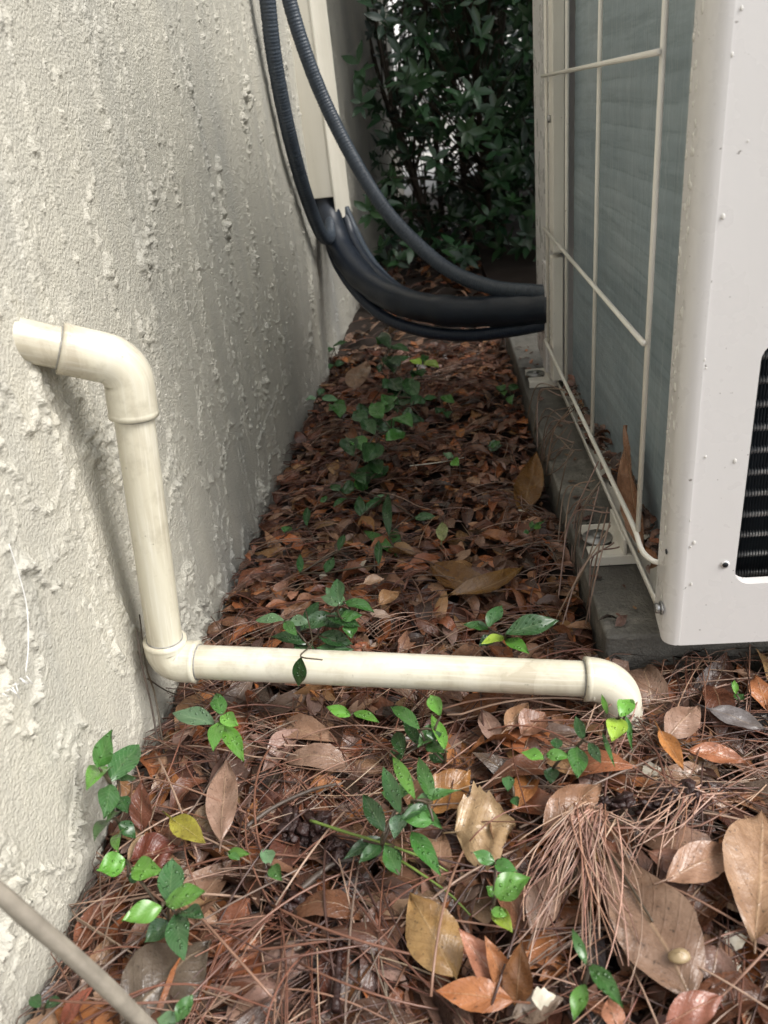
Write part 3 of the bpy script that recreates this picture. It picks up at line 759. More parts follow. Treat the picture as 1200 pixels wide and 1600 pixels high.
# ---------------------------------------------------------------- pine needles
NEED = [(.20, .095, .062), (.28, .16, .11), (.14, .062, .042), (.38, .26, .19), (.08, .042, .034), (.22, .095, .062), (.20, .145, .115)]
def needle_path(g, x, y, z, L=None, a=None, bend=None, n=9, lift=None):
    L = L or g.uniform(.09, .19); a = g.random()*6.283 if a is None else a
    bend = g.gauss(0, .35) if bend is None else bend
    s = np.linspace(-.5, .5, n); th = a+bend*s
    dx = np.cumsum(np.cos(th))/n*L; dy = np.cumsum(np.sin(th))/n*L
    X = x+dx-dx.mean(); Y = y+dy-dy.mean()
    li = g.uniform(.0, .012) if lift is None else lift
    Z = ground_h(X, Y)+z+li*(1-(2*s)**2)+g.gauss(0, .07)*L*s
    return np.stack([X, Y, np.maximum(Z, .003)], 1)
g = random.Random(44); mb = MB()
for region, cnt in (('front', 1500), ('lane', 700), ('far', 300)):
    for _ in range(cnt):
        x, y = rand_pos(g, region)
        if excluded(x, y) and g.random() < .7: x, y = rand_pos(g, region)
        L = g.uniform(.08, .19) if region == 'front' else g.uniform(.05, .13)
        c_ = jit(g, g.choice(NEED), .3); a = g.gauss(.15, .75) if g.random() < .6 else g.random()*6.283
        k = g.choice((1, 1, 2, 3)) if region != 'far' else 1
        for q in range(k):
            p = needle_path(g, x, y, .010+g.random()*.016, L, a+g.gauss(0, .05), None, 8)
            r_ = np.full(8, g.uniform(.00040, .00066)); r_[-1] *= .4; mb.tube(p, r_, 4, False, c_)
def clamp_need(V):
    V = clamp_litter(V); return V
tag(mb.build('pine_needle_litter', M['needle'], clampf=clamp_need), 'mat of long brown pine needles strewn over the leaves', 'pine needles', kind='stuff')

nproto = []
for v in range(12):
    L = .15; bend = (-.5, .2, .55, -.15, .35, -.8, .1, .9, -.3, .45, -.05, .7)[v]
    p = needle_path(rnd, 0, 0, 0, L, 0, bend, 14, .01+.004*(v % 3)); p[:, 2] -= p[:, 2].min()-.0
    mb = MB(); rr = np.full(14, .00082); rr[-1] = .0002; mb.tube(p, rr, 6, True, NEED[v % len(NEED)])
    nproto.append(mb.build('pine_needle', M['needle'], origin=False))
nused = set(); g = random.Random(55)
for region, cnt in (('front', 190), ('lane', 90)):
    for _ in range(cnt):
        if region == 'front': q = (g.uniform(60, 1195), g.uniform(1100, 1595)); x, y = onZ(q, .02)[:2]
        else: x, y = rand_pos(g, region)
        if excluded(x, y) and g.random() < .85: continue
        v = g.randrange(12)
        if v not in nused: o = nproto[v]; nused.add(v)
        else: o = nproto[v].copy(); COL.objects.link(o)
        sc = g.uniform(.55, 1.25) if region == 'front' else g.uniform(.4, .8); a = g.gauss(.1, .8) if g.random() < .6 else g.random()*6.283
        hl_ = .075*sc*abs(math.cos(a))
        x = max(x, wall_x(y)+hl_+.006)
        if y > PADY-.075*sc*abs(math.sin(a))-.01: x = min(x, PADX-hl_-.006)
        if x < wall_x(y)+hl_: a = math.pi/2+g.gauss(0, .2); x = wall_x(y)+.02+g.random()*.36
        if y > PADY-.08: x = min(x, PADX-.004-.075*sc*abs(math.cos(a)))
        o.location = (x, y, float(ground_h(x, y))+.016+g.random()*.012); o.scale = (sc, sc, sc*.9)
        o.rotation_euler = (0, g.gauss(0, .05), a)
        tag(o, 'brown pine needle %s, atop the litter' % regions[region], 'pine needle', 'pine needles %s' % regions[region])

# ---------------------------------------------------------------- particular dead leaves seen in the photo
def big_leaf(b_, t, wpx, col_, label, z=.022, arch=.04, cup=.15, twist=.2, ragged=.06, zb=None, zt=None, lob=0, side=0, shape=1.0, mid=None, tilt=(0, -.25, 1)):
    P0 = onG(b_, .008+(z if zb is None else zb)); P1 = onG(t, .008+(z if zt is None else zt))
    W = wpx*dist((P0+P1)/2)/F*1.12
    P, uv = leaf_grid(P0, P1, W, tilt, arch, cup, twist, 22, 11, shape, ragged, int(b_[0]+t[1]), lob, side)
    col_ = tuple(v*.74 for v in col_); mb = MB(); mb.grid(P, False, uv, col_)
    # a short stalk
    d = (P0-P1)/np.linalg.norm(P0-P1)
    mb.tube([P0+d*.010+np.array([0, 0, .001]), P0, P0-d*.006], [.0007, .0009, .0007], 6, True, tuple(c*.6 for c in col_))
    o = mb.build('dead_leaf', M['dead'], clampf=clamp_litter); tag(o, label, 'dead leaf'); return o
big_leaf((1080, 1562), (950, 1325), 112, (.30, .19, .13), 'largest brown mottled leaf with dark specks, lower right beside needle fan', arch=.05, cup=.16, z=.026, twist=.35, shape=.85)
big_leaf((712, 1528), (640, 1395), 78, (.44, .27, .11), 'smooth ochre oval leaf lying above the orange leaf cluster', cup=-.12, z=.030)
big_leaf((798, 1562), (716, 1450), 44, (.52, .24, .15), 'glossy coral leaf, leftmost upright one of the curled orange cluster', zb=.02, zt=.05, cup=.5)
big_leaf((803, 1566), (757, 1462), 34, (.50, .22, .10), 'narrow orange leaf standing in the middle of the curled cluster', zb=.02, zt=.052, cup=.5)
big_leaf((806, 1572), (815, 1470), 42, (.27, .125, .055), 'brown pointed leaf, rightmost of the curled orange cluster', zb=.02, zt=.055, cup=.35)
big_leaf((803, 1565), (680, 1548), 44, (.50, .20, .08), 'bright orange leaf lying flat below the curled cluster', cup=.25, z=.032)
big_leaf((712, 1300), (805, 1285), 118, (.52, .36, .20), 'pale tan torn broad leaf with ragged edge left of the needle fan', ragged=.35, lob=.10, z=.026, cup=.1, shape=.9)
big_leaf((665, 1270), (735, 1205), 60, (.40, .19, .06), 'orange brown leaf with rotten black patch above the torn leaf', ragged=.2, z=.022)
big_leaf((1180, 1470), (1190, 1270), 105, (.45, .28, .17), 'large wavy tan leaf cut off by the right edge', z=.032, cup=.3, arch=.07)
big_leaf((345, 1315), (355, 1188), 46, (.42, .27, .20), 'long pinkish grey leaf pointing away beside the wall plants', z=.026, cup=.2)
big_leaf((222, 1298), (222, 1218), 34, (.20, .075, .045), 'upright dark red-brown leaf against the wall vine', zb=.02, zt=.05, cup=.2)
big_leaf((205, 1345), (278, 1322), 58, (.19, .055, .035), 'wet maroon leaf below the upright red-brown one', z=.024)
big_leaf((200, 1345), (250, 1300), 34, (.52, .36, .22), 'pale tan leaf half under the wet maroon leaf', z=.022)
big_leaf((267, 1278), (321, 1318), 32, (.42, .38, .06), 'yellow-green dying leaf with curled rim near the wall', z=.036, cup=.3)
big_leaf((118, 1490), (182, 1395), 46, (.25, .09, .045), 'reddish brown leaf wedged at the foot of the wall', z=.018)
big_leaf((190, 1600), (330, 1470), 120, (.15, .115, .085), 'broad dark grey rotting leaf behind the leaning stick', z=.022, cup=.1)
big_leaf((92, 1605), (148, 1540), 26, (.42, .13, .08), 'salmon red leaf at the bottom left by the wall', zb=.015, zt=.04)
big_leaf((672, 880), (790, 925), 44, (.21, .10, .03), 'large curled brown-black blotched leaf lying in the passage', z=.020, arch=.03, cup=.45, side=-.12, ragged=.15)
big_leaf((700, 930), (818, 885), 32, (.26, .135, .038), 'ochre blotched curled leaf touching the large curled leaf', z=.022, cup=.5, side=-.12, ragged=.1)
big_leaf((815, 806), (838, 705), 40, (.26, .13, .04), 'tall ochre leaf curled upright against the concrete pad', zb=.012, zt=.05, cup=.5, arch=-.06)
big_leaf((548, 610), (574, 566), 34, (.42, .27, .17), 'pale broad leaf standing far back left of the vine', zb=.01, zt=.04)
big_leaf((592, 945), (625, 925), 26, (.48, .27, .13), 'small tan curled leaf in front of the hanging passage plants', z=.03, cup=.5)
big_leaf((568, 912), (600, 905), 20, (.55, .36, .24), 'small pale pink leaf just behind the tan curled one', z=.028, cup=.4)
big_leaf((560, 893), (572, 875), 9, (.66, .58, .46), 'tiny cream leaf standing on edge in the passage', zb=.02, zt=.032)
big_leaf((578, 956), (612, 966), 16, (.62, .46, .36), 'cream pink leaf lying behind the horizontal pipe', z=.022)
big_leaf((690, 846), (692, 816), 17, (.42, .47, .20), 'pale lime oval leaf lying alone in the passage', z=.02)
big_leaf((778, 1165), (752, 1108), 30, (.38, .25, .20), 'pinkish grey leaf just below the horizontal pipe', z=.025)
big_leaf((790, 1140), (826, 1098), 30, (.46, .27, .16), 'tan leaf below the pipe, beside the pinkish grey leaf', z=.028)
big_leaf((815, 1150), (852, 1115), 42, (.33, .17, .11), 'brown folded leaf below the pipe, left of the last elbow', z=.024, cup=.5)
big_leaf((848, 1300), (942, 1222), 56, (.36, .20, .12), 'brown leaf with a crisp midrib just above the needle fan', z=.028)
big_leaf((832, 1462), (868, 1355), 46, (.46, .30, .22), 'pale pinkish leaf partly under the left of needle fan', z=.02)
big_leaf((1030, 1140), (1068, 1204), 24, (.60, .26, .08), 'bright orange narrow leaf right of the last elbow', z=.035, cup=.4)
big_leaf((1040, 1155), (1092, 1102), 44, (.42, .27, .20), 'pinkish tan leaf leaning above the bright orange narrow leaf', z=.028)
big_leaf((1075, 1172), (1165, 1190), 32, (.44, .17, .08), 'rust leaf right of the bright orange narrow leaf', z=.03, cup=.3)
big_leaf((1108, 1108), (1196, 1140), 34, (.22, .20, .20), 'blue-grey leaf near the front of the concrete pad', z=.028)
big_leaf((1040, 1375), (1152, 1325), 54, (.44, .26, .17), 'pinkish brown leaf folded above the largest leaf', z=.036, cup=.4)
big_leaf((1012, 1330), (1118, 1385), 40, (.28, .13, .085), 'dark brown leaf crossing under the pinkish folded one', z=.028)
big_leaf((1122, 1478), (1110, 1545), 52, (.21, .12, .09), 'dark plum leaf between largest leaf and right edge', z=.024)
big_leaf((1040, 1600), (1130, 1555), 44, (.36, .14, .09), 'red-brown leaf at the bottom edge under the largest leaf', z=.03)
big_leaf((965, 1612), (950, 1560), 32, (.48, .22, .13), 'small coral leaf at the bottom edge right of green sprig', z=.034)
big_leaf((1200, 1110), (1180, 1055), 36, (.48, .20, .09), 'orange leaf near the pad at the right edge', z=.02)
big_leaf((800, 1590), (880, 1560), 40, (.34, .26, .2), 'greyish curled leaf right of the curled orange cluster', z=.02, cup=.5)
# caught behind the guard
P0 = np.array([.177, .66, .11]); P1 = np.array([.178, .77, .20])
P, uv = leaf_grid(P0, P1, .045, (-1, -.1, .1), .04, .15, .5, 18, 9, 1, .3, 9, .08); mb = MB(); mb.grid(P, False, uv, (.26, .14, .085))
tag(mb.build('dead_leaf', M['dead']), 'crumpled brown leaf trapped between the wire guard and coil', 'dead leaf')

# ---------------------------------------------------------------- needle fans
def needle_fan(hub, tips, n, label, z=.03, seed=1, spread=1.0):
    g = random.Random(seed); mb = MB(); h_ = onG(hub, z+.014)
    for i in range(n):
        f_ = i/(n-1); tx = tips[0][0]+(tips[1][0]-tips[0][0])*f_+g.gauss(0, 18); ty = tips[0][1]+(tips[1][1]-tips[0][1])*f_+g.gauss(-20, 60)
        e = onG((tx, ty), z+g.random()*.012); h2 = h_+np.array([g.gauss(0, .009), g.gauss(0, .004), g.random()*.004])
        side = np.array([-(e-h2)[1], (e-h2)[0], 0])*g.gauss(0, .13)
        mid = (h2+e)/2+side+np.array([0, 0, .006*g.random()])
        t = np.linspace(0, 1, 12)[:, None]; p = (1-t)**2*h2+2*t*(1-t)*mid+t*t*e
        mb.tube(p, np.linspace(.00055, .00035, 12), 6, True, jit(g, g.choice([(.30, .16, .11), (.42, .26, .19), (.36, .21, .15), (.22, .11, .08), (.46, .32, .24)]), .25))
    d = onZ((hub[0], hub[1]), z)
    root = mb.build('pine_needle_fan', M['needle'], clampf=clamp_litter); tag(root, label, 'pine needles')
    return root
needle_fan((918, 1268), ((790, 1430), (1000, 1440)), 100, 'fan of many pine needles spreading down from a dark twig tip', .034, 3)
needle_fan((1080, 1240), ((960, 1300), (1060, 1345)), 34, 'smaller sheaf of pine needles beside the dark bark strip', .03, 4)
needle_fan((985, 1085), ((905, 1120), (880, 1180)), 6, 'few reddish pine needles leaning by the last elbow', .03, 5)
needle_fan((1108, 1035), ((1035, 1100), (1075, 1120)), 12, 'loose sheaf of orange needles in front of concrete pad', .022, 6)

# long needles bridging pad and guard
def arc_needle(pts, label, col_=(.30, .20, .13), r_=.0008, name='pine_needle'):
    p = spline(pts, 26); mb = MB(); rr = np.full(len(p), r_); rr[-1] = r_*.3; mb.tube(p, rr, 6, True, col_)
    return tag(mb.build(name, M['needle']), label, 'pine needle', 'needles hanging from the wire guard')
g = random.Random(8)
for i in range(34):
    a = (g.uniform(905, 1000), g.uniform(650, 850)); y0 = g.uniform(.66, 1.05)
    A = np.array([g.uniform(.150, .160), y0, g.uniform(.09, .15)])
    e = onZ((g.uniform(855, 935), 640+ (1.0-(y0-.66)/.39)*330+g.uniform(-20, 60)), .02); e[0] = min(e[0], PADX-.003)
    mid = (A+e)/2+np.array([-.004, g.gauss(0, .03), g.uniform(.005, .03)])
    mid[2] = max(mid[2], PADZ+.012)
    arc_needle([A, mid, e], 'thin arching pine needle hanging from wire guard across pad', jit(g, (.30, .22, .17), .35), .00085)

# ---------------------------------------------------------------- living plants
GR = dict(d=(.022, .072, .018), m=(.045, .135, .026), l=(.10, .25, .035), y=(.27, .38, .045), b=(.040, .108, .034), p=(.13, .24, .12))
def plant(base, leaves, label, z0=.03, zr=.012, seed=0, cat='plant', group=None, X=None, name='ground_vine', extra=0):
    """leaves: (bx,by,tx,ty,width px,colour key[,height])"""
    g = random.Random(seed+int(base[0])); b0 = onZ(base, .006) if X is None else onX(base, X)
    root = empty(name, b0, label, cat, group)
    heads = []; leaves = list(leaves)
    for _ in range(extra):
        q = g.choice(leaves[:max(3, len(leaves))]); a = g.random()*6.28; l_ = math.hypot(q[2]-q[0], q[3]-q[1])*g.uniform(.6, 1.1); ox, oy = q[0]+g.gauss(0, 12), q[1]+g.gauss(0, 12)
        leaves.append((ox, oy, ox+l_*math.cos(a), oy+l_*.8*math.sin(a), q[4]*g.uniform(.75, 1.1), g.choice('ddmb'), (q[6] if len(q) > 6 else z0)*g.uniform(.4, 1.0)))
    for lf in leaves:
        bx, by, tx, ty, w, c_ = lf[:6]; z = (lf[6] if len(lf) > 6 else z0)+g.uniform(-zr, zr)*.5
        if X is None:
            P0 = onG((bx, by), z+.014); P1 = onG((tx, ty), z+.014+g.uniform(-.004, .006))
        else:
            P0 = onX((bx, by), X+g.uniform(.004, .012)); P1 = onX((tx, ty), X+g.uniform(.010, .030))
        W = w*dist((P0+P1)/2)/F*1.1
        view = np.array([0, 0, H])-(P0+P1)/2; view /= np.linalg.norm(view)
        nrm = np.array([g.gauss(0, .2), g.gauss(0, .2), .75])+view*.55
        P, uv = leaf_grid(P0, P1, W, nrm, g.uniform(.01, .08), g.uniform(.15, .42), g.gauss(0, .35), 14, 7, g.uniform(.85, 1.1), 0, g.randint(0, 999))
        mb = MB(); mb.grid(P, False, uv, jit(g, GR[c_], .32)); lo = mb.build('leaf', M['green'], root)
        heads.append(P0)
    # stems from the base to each leaf base
    mb = MB(); heads.sort(key=lambda p: np.linalg.norm(p-b0)); prev = b0
    for k, p in enumerate(heads):
        src = b0 if k == 0 else min([b0]+heads[:k], key=lambda q: np.linalg.norm(q-p))
        if np.linalg.norm(src-p) < 1e-4: src = b0
        mid = (src+p)/2+np.array([g.gauss(0, .002), g.gauss(0, .002), .002]); t = np.linspace(0, 1, 6)[:, None]
        mb.tube((1-t)**2*src+2*t*(1-t)*mid+t*t*p, np.linspace(.0013, .0008, 6), 6)
    mb.build('stem', M['stem'], root)
    return root
def c7(*L): return [(a/2, 1000+b_/2, c/2, 1000+d/2, w/2, k, *r_) for (a, b_, c, d, w, k, *r_) in L]
def c8(*L): return [(600+a/2, 1000+b_/2, 600+c/2, 1000+d/2, w/2, k, *r_) for (a, b_, c, d, w, k, *r_) in L]
def c6(*L): q = 2.3077; return [(380+a/q, 480+b_/q, 380+c/q, 480+d/q, w/q, k, *r_) for (a, b_, c, d, w, k, *r_) in L]
plant((180, 1345), c7((308,398,350,280,62,'m'), (345,440,436,328,78,'b'), (335,400,270,470,68,'l'), (345,450,325,560,62,'b'), (372,490,400,540,46,'d'), (385,535,330,570,40,'m'), (345,560,295,630,46,'m'),
      (370,570,425,620,40,'d'), (385,600,370,662,42,'l'), (370,440,425,430,36,'d')), 'green vine with paired leaves climbing the foot of stucco wall', X=-.285)
plant((215, 1380), c7((395,690,302,720,74,'l',.05), (412,715,510,722,66,'l',.05), (528,825,540,682,74,'b',.055), (515,825,640,785,78,'l',.06), (508,835,380,878,66,'l',.055), (550,855,575,1002,74,'b',.05),
      (530,880,452,945,60,'d',.035), (565,850,638,865,56,'b',.045), (400,740,440,745,40,'d',.03)), 'bushy rosette of dewy green leaves beside the wall, behind the stick')
plant((345, 1130), c7((672,262,540,230,62,'p',.05), (690,236,675,166,46,'m',.055), (692,236,745,268,44,'l',.05), (684,256,666,348,46,'l',.05), (698,266,762,380,52,'l',.045)), 'five-leaved green sprig below the lower left pipe elbow')
plant((555, 1122), c7((1098,236,1020,208,34,'l',.045), (1104,228,1185,258,32,'l',.045)), 'two-leaved light green sprig under the middle of horizontal pipe')
plant((425, 1365), c7((842,702,828,650,44,'p'), (848,706,882,752,42,'m')), 'tiny pair of dewy leaves left of the red bark lumps')
plant((372, 1345), c7((706,668,782,668,30,'l'), (712,672,750,686,24,'m')), 'tiny sprig lying low between wall rosette and tiny dewy pair')
plant((610, 1330), c8((52,545,-2,395,46,'b',.07), (98,500,28,365,38,'l',.08), (150,505,108,365,44,'m',.075), (90,515,182,590,48,'m',.06), (60,540,32,622,52,'p',.06), (85,600,178,738,54,'m',.05), (48,735,2,640,50,'m',.04),
      (0,600,-66,482,52,'d',.06), (-6,642,-80,700,44,'d',.04), (60,545,110,520,34,'l',.065), (40,650,20,725,44,'d',.03)), 'largest upright green sprig with speckled leaves, centre of foreground', extra=6)
plant((660, 1185), c8((112,282,20,208,42,'m',.055), (178,238,145,172,42,'l',.06), (190,342,148,232,40,'l',.055), (172,272,105,335,52,'m',.05), (62,362,38,285,42,'d',.04), (190,385,140,360,34,'d',.03), (130,330,200,350,40,'m',.04)),
      'leafy green sprig below the pipe, above the largest upright sprig', extra=4)
plant((895, 1200), c8((502,372,430,352,40,'l',.045), (505,360,582,366,38,'l',.045), (603,332,605,432,58,'m',.045), (622,312,600,238,32,'d',.05), (640,320,678,385,32,'d',.045), (540,342,538,305,34,'d',.04), (528,400,520,450,44,'d',.025)),
      'spreading dark green sprig left below the last pipe elbow')
plant((793, 1240), c8((388,425,388,475,36,'b',.03), (405,490,420,520,28,'d',.02)), 'tiny round-leaved seedling between pipe sprigs and torn leaf')
plant((955, 1160), c8((735,240,775,185,50,'l',.06), (735,245,712,318,62,'y',.055), (698,232,680,168,16,'l',.06), (755,235,776,348,18,'m',.05), (682,288,722,400,14,'m',.04), (690,262,735,270,30,'y',.05)), 'lime green weed hugging the last pipe elbow')
plant((770, 1375), c8((348,698,278,662,40,'m',.04), (346,700,418,725,42,'m',.04), (345,800,458,742,80,'l',.045), (350,800,320,770,40,'l',.035), (340,835,402,915,48,'y',.03), (352,790,398,780,54,'l',.04), (335,845,385,862,30,'l',.03)),
      'bright lobed weed cluster above the coral orange leaves')
plant((912, 1580), c8((632,1018,588,898,30,'m',.07), (640,1012,748,1150,54,'m',.075), (628,1075,592,1190,50,'l',.06)), 'three-leaved green sprig near the bottom edge, out of focus')
plant((275, 1610), c7((550,1195,602,1108,50,'m',.04), (560,1200,490,1185,50,'p',.035)), 'green leaf pair cut by the bottom edge beside the stick')
plant((70, 1590), c7((130,1145,95,1115,34,'d',.02), (140,1140,195,1130,40,'d',.02)), 'small dark leaf pair at the wall foot, bottom left')
plant((525, 1000), c6((345,1072,340,980,50,'b',.07), (370,1065,280,1045,54,'p',.06), (150,1132,45,1130,46,'p',.06), (168,1128,240,1138,40,'p',.055), (368,1065,472,1100,54,'m',.06), (330,1112,205,1155,60,'d',.05), (300,1115,425,1155,66,'d',.055), (230,1215,95,1188,52,'d',.04),
      (270,1185,395,1215,58,'d',.04), (400,1235,262,1228,40,'d',.035), (345,1075,300,1010,30,'p',.05), (350,1120,430,1110,46,'m',.06)), 'dark green leafy clump just behind horizontal pipe, left of centre', extra=6)
plant((790, 1010), c6((888,1162,795,1145,44,'m',.055), (885,1155,932,1075,48,'b',.06), (945,1180,1138,1130,72,'b',.055), (945,1190,858,1215,42,'y',.055), (945,1198,1032,1250,50,'l',.05), (900,1190,850,1225,40,'d',.04)), 'green sprig with one long wet leaf behind pipe, near pad')
plant((590, 745), c6((480,600,400,585,56,'d',.04), (430,665,440,595,50,'d',.03), (400,535,370,470,62,'d',.07), (440,560,490,490,74,'d',.06), (515,480,585,455,60,'m',.08), (430,520,405,470,60,'m',.07), (350,400,325,350,56,'m',.06), (475,460,430,400,48,'b',.08),
      (540,400,612,430,66,'m',.10), (440,420,400,375,52,'b',.08), (500,400,465,345,56,'m',.09), (500,690,420,745,30,'d',.02), (420,755,420,680,36,'d',.02), (525,830,525,670,34,'d',.02), (460,620,520,570,60,'d',.04), (400,600,440,640,50,'d',.04), (500,600,460,545,50,'d',.05)), 'dense middle part of dark vine in passage, nearer the camera', seed=3, extra=20)
plant((575, 640), c6((575,380,615,395,44,'d',.10), (545,360,480,350,58,'m',.09), (570,300,530,260,54,'d',.08), (620,330,590,255,58,'d',.08), (540,270,500,290,50,'b',.08), (545,240,510,175,48,'d',.09), (530,150,495,95,42,'b',.11), (530,140,598,158,40,'b',.10), (500,225,480,215,30,'b',.08),
      (645,205,600,192,32,'y',.10), (650,200,706,218,42,'y',.10), (640,200,665,175,26,'m',.10), (625,230,640,250,52,'m',.08), (560,330,620,340,50,'d',.07), (550,290,560,340,50,'d',.07)), 'taller far part of the vine with two yellow tip leaves', seed=4, extra=14)
plant((680, 640), c6((700,325,645,335,26,'b',.04), (715,320,762,345,34,'m',.04), (720,365,695,385,36,'d',.03), (735,375,740,400,30,'d',.02)), 'small dark sprig to the right of the tall far vine')
plant((795, 630), c6((940,300,915,285,34,'m',.02), (960,300,990,282,32,'m',.02), (965,320,970,352,30,'m',.02), (935,300,940,320,28,'l',.02)), 'four-leaved seedling at foot of concrete pad near far foot')
plant((525, 560), c6((330,150,295,165,32,'b',.03), (325,140,375,125,24,'b',.04), (330,205,365,200,26,'b',.02), (318,205,308,225,24,'b',.02)), 'pale sprig at wall foot furthest back, under the hoses')
plant((505, 640), c6((265,330,224,335,30,'p',.04), (285,325,345,338,28,'p',.04), (275,320,290,292,26,'b',.04)), 'three-leaved pale sprig at wall foot, left of tall vine')
plant((702, 725), c6((745,545,722,525,32,'p',.02), (755,550,778,572,34,'l',.02), (740,550,755,530,24,'p',.02)), 'light green seedling in the middle of passage, alone')
plant((772, 705), c6((880,505,935,500,42,'b',.02), (900,512,925,480,26,'m',.02)), 'single blue-green seedling between lone seedling and pad')
plant((840, 820), c6((1030,810,1088,770,18,'m',.03), (1030,810,1010,812,18,'m',.03), (1040,800,1040,770,16,'m',.03), (1045,800,1075,790,18,'l',.03)), 'little narrow-leaved weed beside the pad near the tall curled leaf')
plant((525, 790), c6((375,690,325,720,32,'d',.02), (345,665,320,640,36,'d',.02), (300,700,280,688,30,'m',.02), (470,695,510,675,16,'p',.02), (445,745,465,702,16,'p',.02)), 'low scattered sprig below the dense middle vine')
plant((505, 870), c6((345,880,365,820,26,'d',.03), (300,960,325,900,34,'d',.02), (490,930,488,840,26,'d',.03), (205,960,205,890,24,'d',.02), (230,790,232,720,26,'d',.02), (150,815,165,790,34,'m',.02)), 'row of narrow dark upright leaves behind the pale sprig clump')
plant((1150, 1110), c8((1100,170,1095,125,18,'l',.04), (1110,190,1098,165,20,'m',.03)), 'small thin weed shoot in front of the concrete pad')
plant((1155, 1085), c8((1112,186,1124,170,24,'m',.03), (1095,150,1085,130,16,'m',.03)), 'tiny lone leaflet shoot right of the thin weed shoot')

# green leaf hooked over the pipe on a dry twig
Pp = onY((466, 1050), .513)
root = empty('hanging_leaf', Pp, 'dark green leaf dangling from a twig over horizontal pipe', 'leaf')
P, uv = leaf_grid(onY((470, 1026), .512), onY((467, 1072), .516), .0125, (.1, -1, .4), .04, .15, .1, 14, 7); mb = MB(); mb.grid(P, False, uv, GR['d']); mb.build('blade', M['green'], root)
mb = MB(); mb.tube(spline([onY((478, 955), .62), onY((488, 1000), .57), onY((482, 1012), .528), onY((470, 1026), .512), onY((504, 1031), .508)], 20), .0007, 6); mb.build('stem', M['stem'], root)

# ---------------------------------------------------------------- twigs, bark, pebble, chips
def twig(pts, rad, label, mat='twig', name='twig', z=.03):
    W = [onZ((p[0], p[1]), p[2] if len(p) > 2 else z) for p in pts]; p = spline(W, 30); g = random.Random(int(pts[0][0]))
    rr = np.array([rad*(1-.4*i/len(p))*(1+g.uniform(-.12, .12)) for i in range(len(p))]); mb = MB(); mb.tube(p, rr, 10)
    return tag(mb.build(name, M[mat]), label, 'twig')
twig([(380, 1295), (430, 1260), (485, 1235), (525, 1225)], .0018, 'smooth grey twig above the red bark lumps')
twig([(470, 1390), (520, 1350), (560, 1342)], .0024, 'thick grey twig right below the red bark lumps')
twig([(524, 1580), (528, 1520), (534, 1455)], .0030, 'short black vertical twig near the bottom centre', 'bark')
twig([(912, 1272, .05), (960, 1345, .05), (1020, 1440, .045)], .0013, 'thin dark twig crossing the needle fan and largest leaf', 'stem')
twig([(485, 1282, .04), (540, 1300, .045), (600, 1318, .05), (660, 1340, .045), (700, 1362, .035)], .0012, 'pale yellow-green leafless stem beside the red bark lumps', 'gstem', 'bare_stem')
twig([(610, 1335, .04), (650, 1360, .04), (700, 1395, .035), (735, 1430, .03)], .0010, 'thin green runner stem leading to the bright weed', 'gstem', 'bare_stem')
twig([(640, 728, .03), (690, 722, .03), (725, 715, .03)], .0010, 'pale straight stem next to the lone passage seedling', 'chip', 'bare_stem')
def lumpy(name, c, r3, label, cat, mat, seed=0, rough=.25, rot=0, spike=0):
    g = np.random.RandomState(seed); nu, nv = 14, 22
    F1 = field(64, 64, 5, 5, seed+50); th = np.linspace(.05, math.pi-.05, nu); ph = np.linspace(0, 2*math.pi, nv, endpoint=False)
    T, Pq = np.meshgrid(th, ph, indexing='ij'); rr = 1+rough*sample(F1, T*9, (Pq/(2*math.pi))*64)
    X = r3[0]*rr*np.sin(T)*np.cos(Pq); Y = r3[1]*rr*np.sin(T)*np.sin(Pq); Z = r3[2]*rr*np.cos(T)
    X, Y = X*math.cos(rot)-Y*math.sin(rot), X*math.sin(rot)+Y*math.cos(rot)
    mb = MB(); mb.grid(np.stack([X+c[0], Y+c[1], Z+c[2]], -1), True); return tag(mb.build(name, M[mat]), label, cat)
def clump(px_, n, ext, r0, label, seed, rot=0, z=.03):
    g = random.Random(seed); c = onG(px_, z); mb = MB(); nu, nv = 7, 11
    for k in range(n*2):
        F1 = field(32, 32, 2.2, 2.2, seed*40+k); th = np.linspace(.08, math.pi-.08, nu); ph = np.linspace(0, 2*math.pi, nv, endpoint=False)
        T, Pq = np.meshgrid(th, ph, indexing='ij'); rr = 1+.34*sample(F1, T*6, (Pq/(2*math.pi))*32); r_ = r0*g.uniform(.25, .85)
        V = np.stack([r_*g.uniform(.8, 1.9)*rr*np.sin(T)*np.cos(Pq), r_*rr*np.sin(T)*np.sin(Pq)*g.uniform(.6, 1.2), r_*g.uniform(.4, .9)*rr*np.cos(T)], -1)
        a = g.random()*6 if ext[0] < 2.2*ext[1] else rot+g.gauss(0, .35)
        V = V @ np.array([[math.cos(a), math.sin(a), g.gauss(0, .3)], [-math.sin(a), math.cos(a), g.gauss(0, .3)], [0, 0, 1]])
        dx = g.uniform(-1, 1)*ext[0]; dy = g.gauss(0, .5)*ext[1]
        mb.grid(V+c+np.array([dx*math.cos(rot)-dy*math.sin(rot), dx*math.sin(rot)+dy*math.cos(rot), g.uniform(-.008, .006)]), True)
    return tag(mb.build('bark_piece', M['bark']), label, 'bark')
clump((478, 1298), 26, (.016, .016), .0062, 'largest crumbly wet dark red bark lump in left foreground', 1)
clump((525, 1335), 16, (.012, .010), .0055, 'crumbly dark bark lump right of the largest red one', 2)
clump((455, 1412), 14, (.018, .005), .0045, 'long dark bark crumb below the red lumps', 3, .1, .024)
clump((1000, 1255), 34, (.045, .006), .0055, 'long ragged black bark strip right of the needle fan', 4, .1, .034)
clump((305, 1205), 20, (.014, .012), .0055, 'dark soil clod under the five-leaved sprig', 5, 0, .016)
